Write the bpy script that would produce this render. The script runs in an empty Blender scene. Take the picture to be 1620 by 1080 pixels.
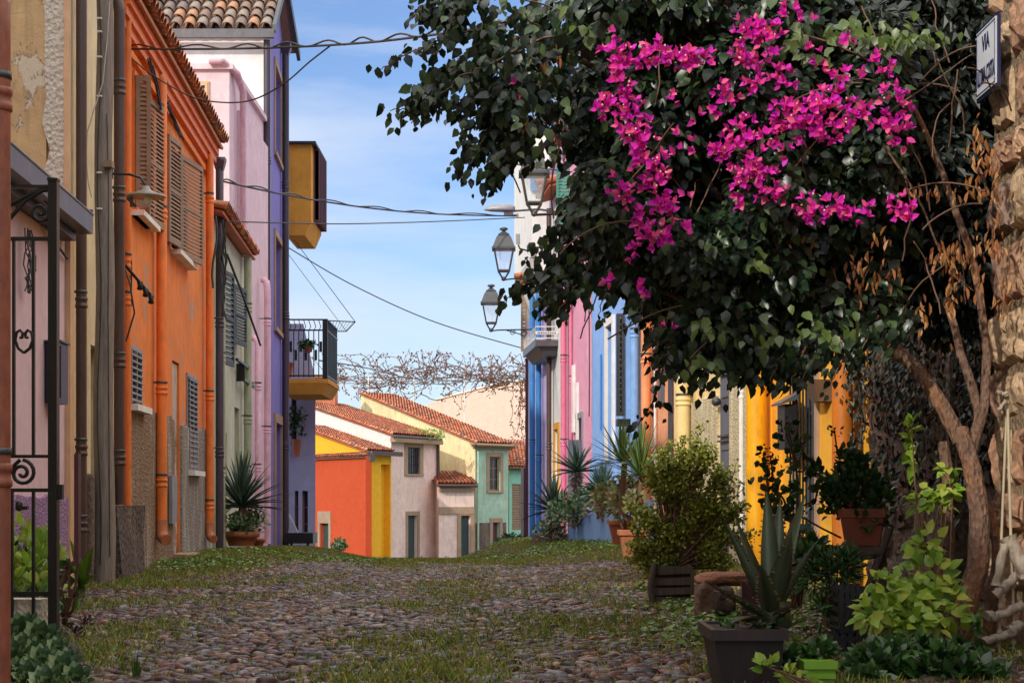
import bpy, math, random
import numpy as np
from mathutils import Vector, noise as mnoise
random.seed(7); RNG = np.random.default_rng(7)
SC = bpy.context.scene; COL = SC.collection
# ---------------------------------------------------------------- camera, sky, sun, exposure
F, CX, HY, EYE = 2700.0, 810.0, 790.0, 0.8
cam_d = bpy.data.cameras.new('camera'); cam = bpy.data.objects.new('camera', cam_d); COL.objects.link(cam)
cam.location = (0, 0, EYE); cam.rotation_euler = (math.radians(90), 0, 0)
cam_d.sensor_width = 36; cam_d.lens = 60; cam_d.shift_y = 250/1620; cam_d.clip_end = 3000; cam_d.clip_start = .05
SC.camera = cam
SUN_EL, SUN_AZ = math.radians(29), math.radians(213)     # azimuth clockwise from +Y
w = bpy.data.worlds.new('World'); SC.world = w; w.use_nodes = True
wn, wl = w.node_tree.nodes, w.node_tree.links; wn.clear()
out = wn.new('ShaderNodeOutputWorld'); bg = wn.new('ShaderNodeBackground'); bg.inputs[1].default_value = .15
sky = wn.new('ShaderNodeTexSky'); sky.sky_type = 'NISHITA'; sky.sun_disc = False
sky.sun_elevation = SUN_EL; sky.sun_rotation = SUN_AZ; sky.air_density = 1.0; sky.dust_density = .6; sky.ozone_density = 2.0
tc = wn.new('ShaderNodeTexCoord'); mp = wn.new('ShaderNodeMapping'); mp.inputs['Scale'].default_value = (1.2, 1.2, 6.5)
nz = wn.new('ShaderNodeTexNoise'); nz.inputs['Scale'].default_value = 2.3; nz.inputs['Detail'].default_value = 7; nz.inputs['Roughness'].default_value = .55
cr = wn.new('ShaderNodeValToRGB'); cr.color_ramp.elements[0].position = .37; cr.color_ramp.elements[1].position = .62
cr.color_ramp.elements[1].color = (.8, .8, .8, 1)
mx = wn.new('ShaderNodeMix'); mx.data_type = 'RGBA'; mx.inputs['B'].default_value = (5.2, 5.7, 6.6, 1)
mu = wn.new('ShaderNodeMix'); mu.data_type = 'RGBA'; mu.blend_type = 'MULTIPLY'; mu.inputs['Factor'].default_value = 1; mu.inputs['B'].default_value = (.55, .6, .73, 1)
sx = wn.new('ShaderNodeSeparateXYZ'); zr = wn.new('ShaderNodeMapRange'); zr.inputs['From Min'].default_value = .3; zr.inputs['From Max'].default_value = .62; zr.inputs['To Min'].default_value = -.0; zr.inputs['To Max'].default_value = .85   # bright cloud overhead, out of view, added as fill light; low sky left open
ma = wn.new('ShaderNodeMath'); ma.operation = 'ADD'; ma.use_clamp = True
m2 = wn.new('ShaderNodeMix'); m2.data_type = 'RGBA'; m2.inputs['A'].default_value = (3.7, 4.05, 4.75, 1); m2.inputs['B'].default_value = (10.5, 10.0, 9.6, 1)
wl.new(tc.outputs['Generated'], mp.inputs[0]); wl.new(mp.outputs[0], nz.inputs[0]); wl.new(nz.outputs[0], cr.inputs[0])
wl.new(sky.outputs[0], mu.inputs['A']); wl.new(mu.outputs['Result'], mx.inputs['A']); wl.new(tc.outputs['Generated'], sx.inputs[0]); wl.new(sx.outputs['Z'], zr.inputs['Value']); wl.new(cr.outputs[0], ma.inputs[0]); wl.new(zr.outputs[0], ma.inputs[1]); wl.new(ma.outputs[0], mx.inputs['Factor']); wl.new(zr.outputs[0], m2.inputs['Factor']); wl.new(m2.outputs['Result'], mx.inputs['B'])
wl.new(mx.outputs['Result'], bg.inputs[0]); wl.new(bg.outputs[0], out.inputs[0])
sd = bpy.data.lights.new('sun', 'SUN'); sun = bpy.data.objects.new('sun', sd); COL.objects.link(sun)
sd.energy = 2.15; sd.angle = math.radians(1.2); sd.color = (1, .93, .82)
sv = Vector((math.sin(SUN_AZ)*math.cos(SUN_EL), math.cos(SUN_AZ)*math.cos(SUN_EL), math.sin(SUN_EL)))
sun.rotation_euler = sv.to_track_quat('Z', 'Y').to_euler(); sun.location = (0, -5, 20)
vs = SC.view_settings; vs.view_transform = 'Standard'; vs.look = 'None'; vs.gamma = 1; vs.use_curve_mapping = False; vs.exposure = .52
# ---------------------------------------------------------------- helpers
def P(x, y, d): return ((x-CX)*d/F, d, EYE-(y-HY)*d/F)
def lline(d): return -3.17-.0548*d
def rline(d): return 4.356-.0854*d
def dl(x): return 3.17*F/(662-x)
def dr(x): return 11761/(x-579.4)
def ML(d, z, n): return (lline(d)+n, d, z)
def MR(d, z, n): return (rline(d)-n, d, z)
def zat(y, d): return EYE-(y-HY)*d/F
def sst(a, b, x):
    t = min(1, max(0, (x-a)/(b-a))); return t*t*(3-2*t)
def G(X, Y):
    z = -.1*max(0, 6-max(Y, 0)) if Y < 6 else 0
    t = (Y-22)/2.0
    z -= .034*2.0*(math.log1p(math.exp(t)) if t < 30 else t)
    kl = min(1, max(0, (Y-19)/6))*.16+min(1, max(0, (Y-26)/12))*.12
    kr = min(1, max(0, (Y-17)/11))*.28+min(1, max(0, (Y-28)/18))*.27
    f = 1-sst(43, 53, Y)
    z += f*kl*(1-sst(lline(Y)+.5, lline(Y)+2.3, X))+f*kr*sst(rline(Y)-2.3, rline(Y)-.5, X)
    return z
ORG = {}
def props(o, label=None, cat=None, group=None, kind=None):
    if label: o['label'] = label
    if cat: o['category'] = cat
    if group: o['group'] = group
    if kind: o['kind'] = kind
    return o
def thing(name, label, cat, loc, group=None):
    o = bpy.data.objects.new(name, None); COL.objects.link(o); o.location = loc; o.empty_display_size = .1
    ORG[o] = tuple(loc); return props(o, label, cat, group)
def link(name, me, mat, parent, org):
    o = bpy.data.objects.new(name, me); COL.objects.link(o)
    if parent: o.parent = parent; ORG[o] = ORG[parent]
    else: o.location = org; ORG[o] = tuple(org)
    me.materials.append(mat); return o
def V(a): return np.array(a, float)
def nrm(a): a = V(a); return a/(np.linalg.norm(a)+1e-12)
class MB:
    def __init__(s): s.v = []; s.f = []; s.sm = []
    def add(s, vs, fs, smooth=False):
        b = len(s.v); s.v += [tuple(map(float, p)) for p in vs]; s.f += [tuple(b+i for i in f) for f in fs]; s.sm += [smooth]*len(fs)
    def quad(s, *p): s.add(p, [tuple(range(len(p)))])
    def hexa(s, p): s.add(p, [(0, 3, 2, 1), (4, 5, 6, 7), (0, 1, 5, 4), (1, 2, 6, 5), (2, 3, 7, 6), (3, 0, 4, 7)])
    def mbox(s, M, d0, d1, z0, z1, n0, n1):
        s.hexa([M(d0, z0, n0), M(d1, z0, n0), M(d1, z0, n1), M(d0, z0, n1), M(d0, z1, n0), M(d1, z1, n0), M(d1, z1, n1), M(d0, z1, n1)])
    def box(s, x0, x1, y0, y1, z0, z1): s.mbox(lambda a, b, c: (c, a, b), y0, y1, z0, z1, x0, x1)
    def obox(s, o, ax, ay, az, x0, x1, y0, y1, z0, z1):
        o, ax, ay, az = V(o), V(ax), V(ay), V(az); s.mbox(lambda a, b, c: o+ax*c+ay*a+az*b, y0, y1, z0, z1, x0, x1)
    def tube(s, pts, r, seg=8, cap=True, smooth=True):
        pts = [V(p) for p in pts]; n = len(pts); rs = r if hasattr(r, '__len__') else [r]*n
        ref = None; vs = []
        for i, p in enumerate(pts):
            t = nrm(pts[min(i+1, n-1)]-pts[max(i-1, 0)])
            if ref is None: ref = V((0, 0, 1)) if abs(t[2]) < .9 else V((1, 0, 0))
            a = nrm(np.cross(t, ref)); b = np.cross(t, a); ref = -nrm(np.cross(t, a)) if False else nrm(np.cross(a, t))
            for k in range(seg):
                q = 2*math.pi*k/seg; vs.append(p+rs[i]*(a*math.cos(q)+b*math.sin(q)))
        fs = [(i*seg+k, i*seg+(k+1) % seg, (i+1)*seg+(k+1) % seg, (i+1)*seg+k) for i in range(n-1) for k in range(seg)]
        s.add(vs, fs, smooth)
        if cap: s.add(vs[:seg], [tuple(range(seg))]); s.add(vs[-seg:], [tuple(range(seg))])
    def lathe(s, c, prof, seg=20, ax=(1, 0, 0), ay=(0, 1, 0), az=(0, 0, 1), smooth=True, phase=0):
        c, ax, ay, az = V(c), V(ax), V(ay), V(az); vs = []
        for r, h in prof:
            for k in range(seg):
                q = 2*math.pi*k/seg+phase; vs.append(c+az*h+r*(ax*math.cos(q)+ay*math.sin(q)))
        n = len(prof)
        s.add(vs, [(i*seg+k, i*seg+(k+1) % seg, (i+1)*seg+(k+1) % seg, (i+1)*seg+k) for i in range(n-1) for k in range(seg)], smooth)
        for e in (0, n-1):
            if prof[e][0] > 1e-4: s.add(vs[e*seg:(e+1)*seg], [tuple(range(seg))])
    def facade(s, M, s0, s1, z0, z1, holes, depth=.22):
        ss = sorted({s0, s1, *[h[0] for h in holes], *[h[1] for h in holes]}); zz = sorted({z0, z1, *[h[2] for h in holes], *[h[3] for h in holes]})
        for a, b in zip(ss, ss[1:]):
            for c, d in zip(zz, zz[1:]):
                m, k = (a+b)/2, (c+d)/2
                if a < s0-1e-6 or b > s1+1e-6: continue
                if any(h[0] < m < h[1] and h[2] < k < h[3] for h in holes): continue
                s.quad(M(a, c, 0), M(b, c, 0), M(b, d, 0), M(a, d, 0))
        for h in holes:
            a, b, c, d = h[:4]
            for p, q in (((a, c), (b, c)), ((b, c), (b, d)), ((b, d), (a, d)), ((a, d), (a, c))):
                s.quad(M(*p, 0), M(*q, 0), M(*q, -depth), M(*p, -depth))
            s.quad(M(a, c, -depth), M(b, c, -depth), M(b, d, -depth), M(a, d, -depth))
    def comps(s):
        key = [tuple(round(c, 5) for c in p) for p in s.v]; par = {}
        def fd(a):
            while par.setdefault(a, a) != a: par[a] = par[par[a]]; a = par[a]
            return a
        for f in s.f:
            r = fd(key[f[0]])
            for i in f[1:]: par[fd(key[i])] = r
        g = {}
        for j, f in enumerate(s.f): g.setdefault(fd(key[f[0]]), []).append(j)
        return list(g.values())
    def each(s, name, mat, parent):
        for js in s.comps():
            m = MB(); idx = sorted({i for j in js for i in s.f[j]}); mp_ = {a: b for b, a in enumerate(idx)}
            m.v = [s.v[i] for i in idx]; m.f = [tuple(mp_[i] for i in s.f[j]) for j in js]; m.sm = [s.sm[j] for j in js]; m.build(name, mat, parent)
    def build(s, name, mat, parent=None, org=None, label=None, cat=None, group=None, kind=None):
        v = np.array(s.v); 
        if parent is None and org is None: org = (v[:, 0].mean(), v[:, 1].mean(), v[:, 2].min())
        o0 = ORG[parent] if parent else org
        me = bpy.data.meshes.new(name); me.from_pydata([tuple(p) for p in (v-V(o0))], [], s.f)
        me.polygons.foreach_set('use_smooth', s.sm); me.update()
        return props(link(name, me, mat, parent, org), label, cat, group, kind)
def batch(name, mat, parent, tv, tf, Pn, T, N, S, smooth=False, org=(0, 0, 0), **kw):
    """many small oriented copies of one template (leaves, pebbles) written as ONE mesh"""
    tv = V(tv); Pn = V(Pn); T = V(T); N = V(N); n = len(Pn); k = len(tv)
    S = V(S); S = np.full((n, 3), float(S)) if S.ndim == 0 else (np.repeat(S[:, None], 3, 1) if S.ndim == 1 else S)
    y = T/(np.linalg.norm(T, axis=1, keepdims=True)+1e-9); x = np.cross(y, N); x /= np.linalg.norm(x, axis=1, keepdims=True)+1e-9; z = np.cross(x, y)
    A = tv[None]*S[:, None, :]
    Vv = A[:, :, :1]*x[:, None]+A[:, :, 1:2]*y[:, None]+A[:, :, 2:]*z[:, None]+Pn[:, None]
    o0 = ORG[parent] if parent else org
    Vv = (Vv-V(o0)).reshape(-1, 3)
    ln = np.array([len(f) for f in tf]); flat = np.concatenate([np.array(f) for f in tf])
    loops = (flat[None]+(np.arange(n)*k)[:, None]).reshape(-1); tot = np.tile(ln, n); st = np.concatenate([[0], np.cumsum(tot)[:-1]])
    me = bpy.data.meshes.new(name); me.vertices.add(len(Vv)); me.vertices.foreach_set('co', Vv.ravel())
    me.loops.add(len(loops)); me.loops.foreach_set('vertex_index', loops.astype(np.int32))
    me.polygons.add(len(tot)); me.polygons.foreach_set('loop_start', st.astype(np.int32)); me.polygons.foreach_set('loop_total', tot.astype(np.int32))
    me.polygons.foreach_set('use_smooth', np.full(len(tot), smooth)); me.update(calc_edges=True); me.validate()
    return props(link(name, me, mat, parent, org), **kw)
LEAF_V = [(0, 0, 0), (-.33, .28, .07), (-.27, .62, .05), (0, 1, -.1), (.27, .62, .05), (.33, .28, .07), (0, .3, 0), (0, .63, 0)]
LEAF_F = [(0, 6, 1), (0, 5, 6), (1, 6, 7, 2), (6, 5, 4, 7), (2, 7, 3), (7, 4, 3)]
SML_V = [(0, 0, 0), (-.28, .5, .1), (0, 1, 0), (.28, .5, .1)]; SML_F = [(0, 3, 2), (0, 2, 1)]
def rnd(n, a=-1, b=1): return RNG.uniform(a, b, (n, 3))
def runit(n):
    a = RNG.normal(size=(n, 3)); return a/np.linalg.norm(a, axis=1, keepdims=True)
def blade(m, base, d0, L, wd, bend, th=.18, seg=7, up=(0, 0, 1)):
    """thick pointed leaf curving by `bend` (positive = down)"""
    base = V(base); d0 = nrm(d0); vs = []; p = base.copy(); d = d0.copy()
    for i in range(seg+1):
        t = i/seg; w_ = wd*(.75+.45*math.sin(min(1, t*1.6)*math.pi/1.6))*(1-t**2.2)**.9 if t < 1 else .0005
        side = nrm(np.cross(d, V(up)+V((.01, .02, 0)))); nn = np.cross(side, d)
        vs += [p-side*w_/2+nn*w_*.16, p-nn*w_*th, p+side*w_/2+nn*w_*.16, p]
        p = p+d*L/seg; d = nrm(d-V((0, 0, 1))*bend/seg)
    fs = [(i*4+k, i*4+(k+1) % 4, i*4+4+(k+1) % 4, i*4+4+k) for i in range(seg) for k in range(4)]
    m.add(vs, fs, True)
# ---------------------------------------------------------------- materials
def newmat(name):
    m = bpy.data.materials.new(name); m.use_nodes = True; nt = m.node_tree; return m, nt, nt.nodes['Principled BSDF']
def nd(nt, t, ins={}, **kw):
    n = nt.nodes.new(t)
    for k, v in kw.items(): setattr(n, k, v)
    for k, v in ins.items():
        if hasattr(v, 'is_output') or isinstance(v, bpy.types.NodeSocket): nt.links.new(v, n.inputs[k])
        else: n.inputs[k].default_value = v
    return n
def c4(c): return (*c, 1)
def mixc(nt, f, a, b, mode='MIX'):
    n = nt.nodes.new('ShaderNodeMix'); n.data_type = 'RGBA'; n.blend_type = mode
    for k, v in (('Factor', f), ('A', a), ('B', b)):
        if isinstance(v, bpy.types.NodeSocket): nt.links.new(v, n.inputs[k])
        else: n.inputs[k].default_value = v if k == 'Factor' else c4(v) if len(v) == 3 else v
    return n.outputs['Result']
def ramp(nt, f, a, b, ca=(0, 0, 0), cb=(1, 1, 1)):
    n = nt.nodes.new('ShaderNodeValToRGB'); e = n.color_ramp.elements; e[0].position = a; e[1].position = b; e[0].color = c4(ca); e[1].color = c4(cb)
    nt.links.new(f, n.inputs[0]); return n.outputs[0]
def coords(nt, sc=(1, 1, 1)):
    g = nt.nodes.new('ShaderNodeNewGeometry'); m = nt.nodes.new('ShaderNodeMapping'); m.inputs['Scale'].default_value = sc
    nt.links.new(g.outputs['Position'], m.inputs[0]); return m.outputs[0]
def noi(nt, vec, s, det=4, r=.55): return nd(nt, 'ShaderNodeTexNoise', {'Vector': vec, 'Scale': s, 'Detail': det, 'Roughness': r}).outputs[0]
def wall(name, col, dirt=(.16, .13, .1), amt=.35, peel=None, peel_at=.66, bump=.35, rough=.9, fine=45, streak=.5):
    m, nt, b = newmat(name); p = coords(nt)
    big = noi(nt, p, .8, 6, .65); med = noi(nt, p, 4.5, 6, .6); fi = noi(nt, p, fine, 4, .6)
    st = noi(nt, coords(nt, (3.2, 3.2, .28)), 2.2, 5, .7)
    c = mixc(nt, ramp(nt, med, .3, .75), tuple(x*.84 for x in col), tuple(min(1, x*1.08) for x in col))
    c = mixc(nt, ramp(nt, big, .45, .8), c, mixc(nt, amt, col, dirt))
    sp = noi(nt, coords(nt, (1, 1, .55)), 2.6, 9, .75); c = mixc(nt, ramp(nt, sp, .535, .6, (0, 0, 0), (amt*.9+.16,)*3), c, mixc(nt, .55, col, dirt))
    if streak: c = mixc(nt, ramp(nt, st, .52, .72, (0, 0, 0), (streak,)*3), c, mixc(nt, amt*1.6 if amt < .6 else .95, col, dirt))
    h = nd(nt, 'ShaderNodeMath', {0: fi, 1: .5}, operation='MULTIPLY').outputs[0]
    h = nd(nt, 'ShaderNodeMath', {0: h, 1: med}, operation='ADD').outputs[0]
    if peel:
        pn = noi(nt, coords(nt, (1.5, 1.5, .8)), 1.7, 8, .68); k = ramp(nt, pn, peel_at, peel_at+.015)
        c = mixc(nt, k, c, mixc(nt, fi, tuple(x*.7 for x in peel), peel)); h = nd(nt, 'ShaderNodeMath', {0: h, 1: k}, operation='SUBTRACT').outputs[0]
    nt.links.new(c, b.inputs['Base Color']); b.inputs['Roughness'].default_value = rough
    bp = nd(nt, 'ShaderNodeBump', {'Strength': bump, 'Distance': .012, 'Height': h}); nt.links.new(bp.outputs[0], b.inputs['Normal']); return m
def rough_stucco(name, c1, c2, c3=None, scale=26, dist=.03):
    m, nt, b = newmat(name); p = coords(nt); v = nd(nt, 'ShaderNodeTexVoronoi', {'Vector': p, 'Scale': scale}).outputs['Distance']
    n1 = noi(nt, p, scale*1.6, 5, .7); n2 = noi(nt, coords(nt, (2, 2, .7)), 1.6, 6, .65)
    c = mixc(nt, ramp(nt, n1, .35, .65), c1, c2)
    if c3: c = mixc(nt, ramp(nt, n2, .5, .64), c, c3)
    nt.links.new(c, b.inputs['Base Color']); b.inputs['Roughness'].default_value = .95
    h = nd(nt, 'ShaderNodeMath', {0: n1, 1: v}, operation='ADD').outputs[0]
    bp = nd(nt, 'ShaderNodeBump', {'Strength': .9, 'Distance': dist, 'Height': h}); nt.links.new(bp.outputs[0], b.inputs['Normal']); return m
def plain(name, col, rough=.6, metal=0, var=.25, scale=9, bump=.15, rust=None, rust_at=.6):
    m, nt, b = newmat(name); p = coords(nt, (1, 1, .5)); n = noi(nt, p, scale, 6, .65)
    c = mixc(nt, ramp(nt, n, .3, .75), tuple(x*(1-var) for x in col), tuple(min(1, x*(1+var*.6)) for x in col))
    if rust: c = mixc(nt, ramp(nt, noi(nt, p, scale*.7, 8, .7), rust_at, rust_at+.12), c, rust)
    elif var >= .25: c = mixc(nt, ramp(nt, noi(nt, coords(nt, (5, 5, .6)), 1.6, 8, .75), .5, .7, (0, 0, 0), (.6, .6, .6)), c, tuple(x*.45+.03 for x in col))
    nt.links.new(c, b.inputs['Base Color']); b.inputs['Roughness'].default_value = rough; b.inputs['Metallic'].default_value = metal
    bp = nd(nt, 'ShaderNodeBump', {'Strength': bump, 'Distance': .01, 'Height': n}); nt.links.new(bp.outputs[0], b.inputs['Normal']); return m
def island(name, cols, rough=.5, trans=0, spec=.5, var=0, coat=0):
    """colour picked per leaf / pebble / tile (random per island)"""
    m, nt, b = newmat(name); g = nt.nodes.new('ShaderNodeNewGeometry'); r = nt.nodes.new('ShaderNodeValToRGB'); e = r.color_ramp.elements
    r.color_ramp.interpolation = 'CONSTANT' if len(cols) > 3 else 'LINEAR'
    e[0].color = c4(cols[0]); e[0].position = 0; e[1].color = c4(cols[-1]); e[1].position = 1-(1/len(cols) if len(cols) > 3 else 0)
    for i in range(1, len(cols)-1): q = e.new(i/(len(cols)-(0 if len(cols) > 3 else 1))); q.color = c4(cols[i])
    nt.links.new(g.outputs['Random Per Island'], r.inputs[0]); c = r.outputs[0]
    if var:
        n = noi(nt, coords(nt), 30, 5, .65); c = mixc(nt, 1.0, c, ramp(nt, n, .3, .7, (1-var,)*3, (1+var,)*3), 'MULTIPLY')
        bp = nd(nt, 'ShaderNodeBump', {'Strength': .4, 'Distance': .006, 'Height': n}); nt.links.new(bp.outputs[0], b.inputs['Normal'])
    nt.links.new(c, b.inputs['Base Color']); b.inputs['Roughness'].default_value = rough; b.inputs['Specular IOR Level'].default_value = spec
    if trans:
        tr = nt.nodes.new('ShaderNodeBsdfTranslucent'); nt.links.new(c, tr.inputs[0]); ms = nt.nodes.new('ShaderNodeMixShader'); ms.inputs[0].default_value = trans
        nt.links.new(b.outputs[0], ms.inputs[1]); nt.links.new(tr.outputs[0], ms.inputs[2]); nt.links.new(ms.outputs[0], nt.nodes['Material Output'].inputs[0])
    return m
def wood(name, c1, c2, sc=(14, 14, 1.2)):
    m, nt, b = newmat(name); n = noi(nt, coords(nt, sc), 2.5, 8, .7); n2 = noi(nt, coords(nt, (60, 60, 2)), 2, 4, .6)
    c = mixc(nt, ramp(nt, n, .3, .7), c1, c2); c = mixc(nt, ramp(nt, n2, .62, .72), c, tuple(x*.35 for x in c1))
    nt.links.new(c, b.inputs['Base Color']); b.inputs['Roughness'].default_value = .85
    bp = nd(nt, 'ShaderNodeBump', {'Strength': .7, 'Distance': .012, 'Height': n}); nt.links.new(bp.outputs[0], b.inputs['Normal']); return m
def bark(name, c1, c2):
    m, nt, b = newmat(name); p = coords(nt, (1, 1, .45)); v = nd(nt, 'ShaderNodeTexVoronoi', {'Vector': p, 'Scale': 48}).outputs['Distance']; n = noi(nt, p, 26, 8, .75)
    c = mixc(nt, ramp(nt, n, .35, .65), c1, c2); c = mixc(nt, ramp(nt, noi(nt, p, 5, 4), .52, .62), c, (.33, .15, .07))
    nt.links.new(c, b.inputs['Base Color']); b.inputs['Roughness'].default_value = .9
    h = nd(nt, 'ShaderNodeMath', {0: n, 1: v}, operation='ADD').outputs[0]
    bp = nd(nt, 'ShaderNodeBump', {'Strength': 1, 'Distance': .03, 'Height': h}); nt.links.new(bp.outputs[0], b.inputs['Normal']); return m
m_orange = wall('orange_render', (.86, .25, .045), (.4, .12, .05), .5, peel=(.42, .36, .3), peel_at=.605)
m_orange2 = plain('orange_paint', (.85, .21, .035), .55, rust=(.35, .08, .03), rust_at=.62)
m_peach = wall('peach_strip', (.72, .45, .26), amt=.3)
m_cream = wall('cream_render', (.78, .66, .42), amt=.3)
m_tan = wall('cracked_tan_plaster', (.7, .5, .26), (.2, .13, .07), .6, peel=(.75, .66, .5), peel_at=.56, bump=.9)
m_roughwhite = rough_stucco('rough_pale_plaster', (.62, .56, .45), (.8, .75, .64), scale=22, dist=.03)
m_pink = wall('pink_render', (.76, .58, .61), amt=.15)
m_pinkL = wall('lilac_pink_render', (.74, .52, .56), (.5, .4, .45), .3)
m_purpleplinth = rough_stucco('purple_rough_plinth', (.3, .16, .36), (.5, .32, .5), scale=40)
m_green = wall('pale_green_render', (.66, .68, .48), (.25, .28, .16), .5)
m_olive = plain('olive_pipe', (.42, .45, .28), .5)
m_pinkpipe = plain('pink_pipe', (.8, .5, .55), .5)
m_white = wall('white_render', (.8, .78, .75), (.5, .45, .4), .3)
m_purple = wall('violet_render', (.2, .18, .5), (.12, .1, .25), .3)
m_lilacgrey = wall('lilac_grey_render', (.4, .42, .58), (.3, .3, .4), .3)
m_brownrough = rough_stucco('brown_rough_stucco', (.2, .13, .08), (.36, .24, .15), (.4, .38, .36))
m_brownpipe = plain('brown_pipe', (.085, .045, .035), .4)
m_darkpipe = plain('dark_plum_pipe', (.05, .035, .055), .4)
m_rustpipe = plain('rust_red_pipe', (.33, .1, .055), .5, var=.35, scale=30, bump=.4)
m_terra = plain('terracotta', (.5, .17, .08), .8, var=.3)
m_terra2 = plain('dark_terracotta', (.3, .085, .045), .75, var=.3)
m_black = plain('black_iron', (.018, .02, .022), .4, .3, bump=.3)
m_darkgrey = plain('lamp_grey', (.09, .095, .1), .45, .3)
m_grey = plain('grey_metal', (.3, .31, .33), .5, .3, rust=(.2, .12, .07))
m_zinc = plain('zinc', (.13, .12, .12), .4, .6, rust=(.3, .24, .18))
m_dark = plain('dark_interior', (.012, .012, .014), .6)
m_glassd = plain('window_glass', (.03, .035, .045), .12, bump=.02)
m_stoneframe = wall('stone_trim', (.4, .27, .18), (.2, .14, .1), .5)
m_shbrown = plain('brown_shutter', (.3, .2, .12), .6)
m_shgrey = plain('bare_grey_shutter', (.22, .2, .17), .7)
m_darkgreen = plain('dark_green_door', (.03, .06, .055), .5)
m_shteal = plain('teal_shutter', (.05, .28, .2), .5)
m_ochre = wall('ochre_render', (.7, .33, .04), (.3, .14, .03), .4)
m_pole = wood('weathered_pole', (.15, .115, .095), (.33, .28, .235))
m_wood = wood('old_wood', (.06, .04, .032), (.13, .095, .075))
m_drift = wood('driftwood', (.26, .2, .15), (.52, .45, .36), (22, 22, 8))
m_rope = plain('rope', (.5, .42, .28), .9)
m_bark = bark('bark', (.13, .07, .045), (.3, .18, .12))
m_twig = plain('twig', (.16, .085, .05), .8)
m_redwall = wall('red_orange_render', (.52, .062, .01), (.5, .08, .03), .3)
m_yellow = wall('yellow_render', (.9, .46, .015), (.75, .33, .02), .2, streak=.2)
m_palepink = wall('pale_pink_render', (.88, .66, .58), (.45, .3, .24), .5)
m_creamy = wall('cream_yellow_render', (.86, .74, .42), (.4, .32, .2), .55, peel=(.62, .5, .36), peel_at=.62)
m_mint = wall('mint_render', (.42, .6, .46), (.25, .25, .18), .6)
m_mint2 = wall('bright_mint_render', (.3, .62, .48), amt=.15)
m_salmonfar = wall('far_salmon_render', (.82, .6, .48), (.6, .4, .3), .3)
m_blue = wall('sky_blue_render', (.25, .45, .85), (.15, .25, .5), .3)
m_bluepipe = plain('bright_blue_pipe', (.045, .25, .6), .4)
m_bluepipe2 = plain('sky_blue_pipe', (.2, .42, .8), .4)
m_lilac = wall('lilac_render', (.52, .42, .68), amt=.2)
m_hotpink = wall('hot_pink_render', (.78, .36, .5), (.6, .15, .28), .4, peel=(.85, .6, .65), peel_at=.62)
m_hotpinkpipe = plain('hot_pink_pipe', (.72, .2, .31), .4)
m_salmon = wall('salmon_render', (.85, .38, .2), amt=.2)
m_salmonpipe = plain('salmon_pipe', (.85, .33, .14), .45)
m_speckle = rough_stucco('speckled_cream_stucco', (.72, .62, .38), (.4, .34, .22), (.78, .7, .48), scale=34, dist=.02)
m_yelpipe = plain('yellow_pipe', (.88, .42, .012), .4)
m_yelwall = wall('amber_render', (.85, .42, .025), (.55, .22, .03), .3)
m_amberpipe = plain('amber_pipe', (.55, .16, .015), .45)
m_palewall = wall('pale_yellow_render', (.86, .66, .3), amt=.2)
m_doorgrey = plain('grey_blue_door', (.11, .12, .16), .45)
m_maroon = plain('maroon_panel', (.1, .03, .045), .5)
m_gravel = rough_stucco('dark_rubble', (.07, .05, .045), (.16, .12, .1), (.22, .16, .12), scale=16, dist=.05)
m_tile = island('terracotta_tiles', [(.46, .13, .06), (.6, .2, .09), (.4, .12, .07), (.54, .22, .13), (.33, .13, .09)], .85, var=.3)
m_tilebright = island('bright_terracotta_tiles', [(.5, .14, .06), (.62, .21, .09), (.4, .13, .07), (.55, .25, .14), (.26, .12, .08), (.46, .15, .07)], .85, var=.25)
m_tileold = island('lichen_grey_tiles', [(.24, .16, .12), (.36, .24, .17), (.2, .15, .13), (.42, .22, .12), (.28, .22, .18)], .9, var=.4)
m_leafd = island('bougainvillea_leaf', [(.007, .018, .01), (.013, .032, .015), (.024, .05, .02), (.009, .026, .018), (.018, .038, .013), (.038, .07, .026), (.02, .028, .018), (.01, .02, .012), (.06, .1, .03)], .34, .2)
m_leafsun = island('fresh_leaf', [(.2, .34, .03), (.3, .45, .05), (.14, .27, .03), (.4, .48, .08)], .42, .35)
m_leafdark = island('glossy_dark_leaf', [(.02, .05, .012), (.035, .1, .02), (.022, .065, .018), (.06, .14, .03)], .35, .1)
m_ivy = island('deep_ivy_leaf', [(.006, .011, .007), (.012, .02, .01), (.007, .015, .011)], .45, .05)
m_bract = island('magenta_bract', [(.82, .025, .53), (.72, .025, .62), (.84, .055, .36), (.6, .012, .46), (.88, .15, .33), (.78, .045, .5), (.5, .012, .3)], .6, .35)
m_dry = island('dry_leaf', [(.45, .2, .06), (.35, .13, .04), (.55, .3, .12), (.25, .1, .04)], .7, .25)
m_bushleaf = island('small_olive_leaf', [(.22, .26, .04), (.34, .37, .05), (.13, .17, .025), (.45, .46, .1), (.28, .31, .05)], .45, .3)
m_vinered = island('autumn_vine_leaf', [(.25, .06, .05), (.16, .05, .05), (.3, .14, .07), (.12, .05, .04)], .6, .25)
m_aloe = plain('aloe_leaf', (.05, .1, .06), .4, var=.4, scale=14)
m_yucca = island('yucca_leaf', [(.1, .2, .05), (.16, .27, .07), (.07, .15, .05), (.2, .3, .09)], .45, .15)
m_agave = plain('agave_leaf', (.05, .075, .038), .45, var=.4, scale=8)
m_succ = island('succulent_leaf', [(.07, .14, .05), (.16, .25, .1), (.04, .09, .035), (.26, .34, .17), (.1, .18, .06)], .38, .08)
m_soil = plain('soil', (.05, .035, .025), .95, var=.4, scale=30)
m_leafweed = island('weed_leaf', [(.1, .22, .035), (.15, .3, .05), (.07, .15, .03), (.24, .32, .06)], .5, .2)
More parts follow.
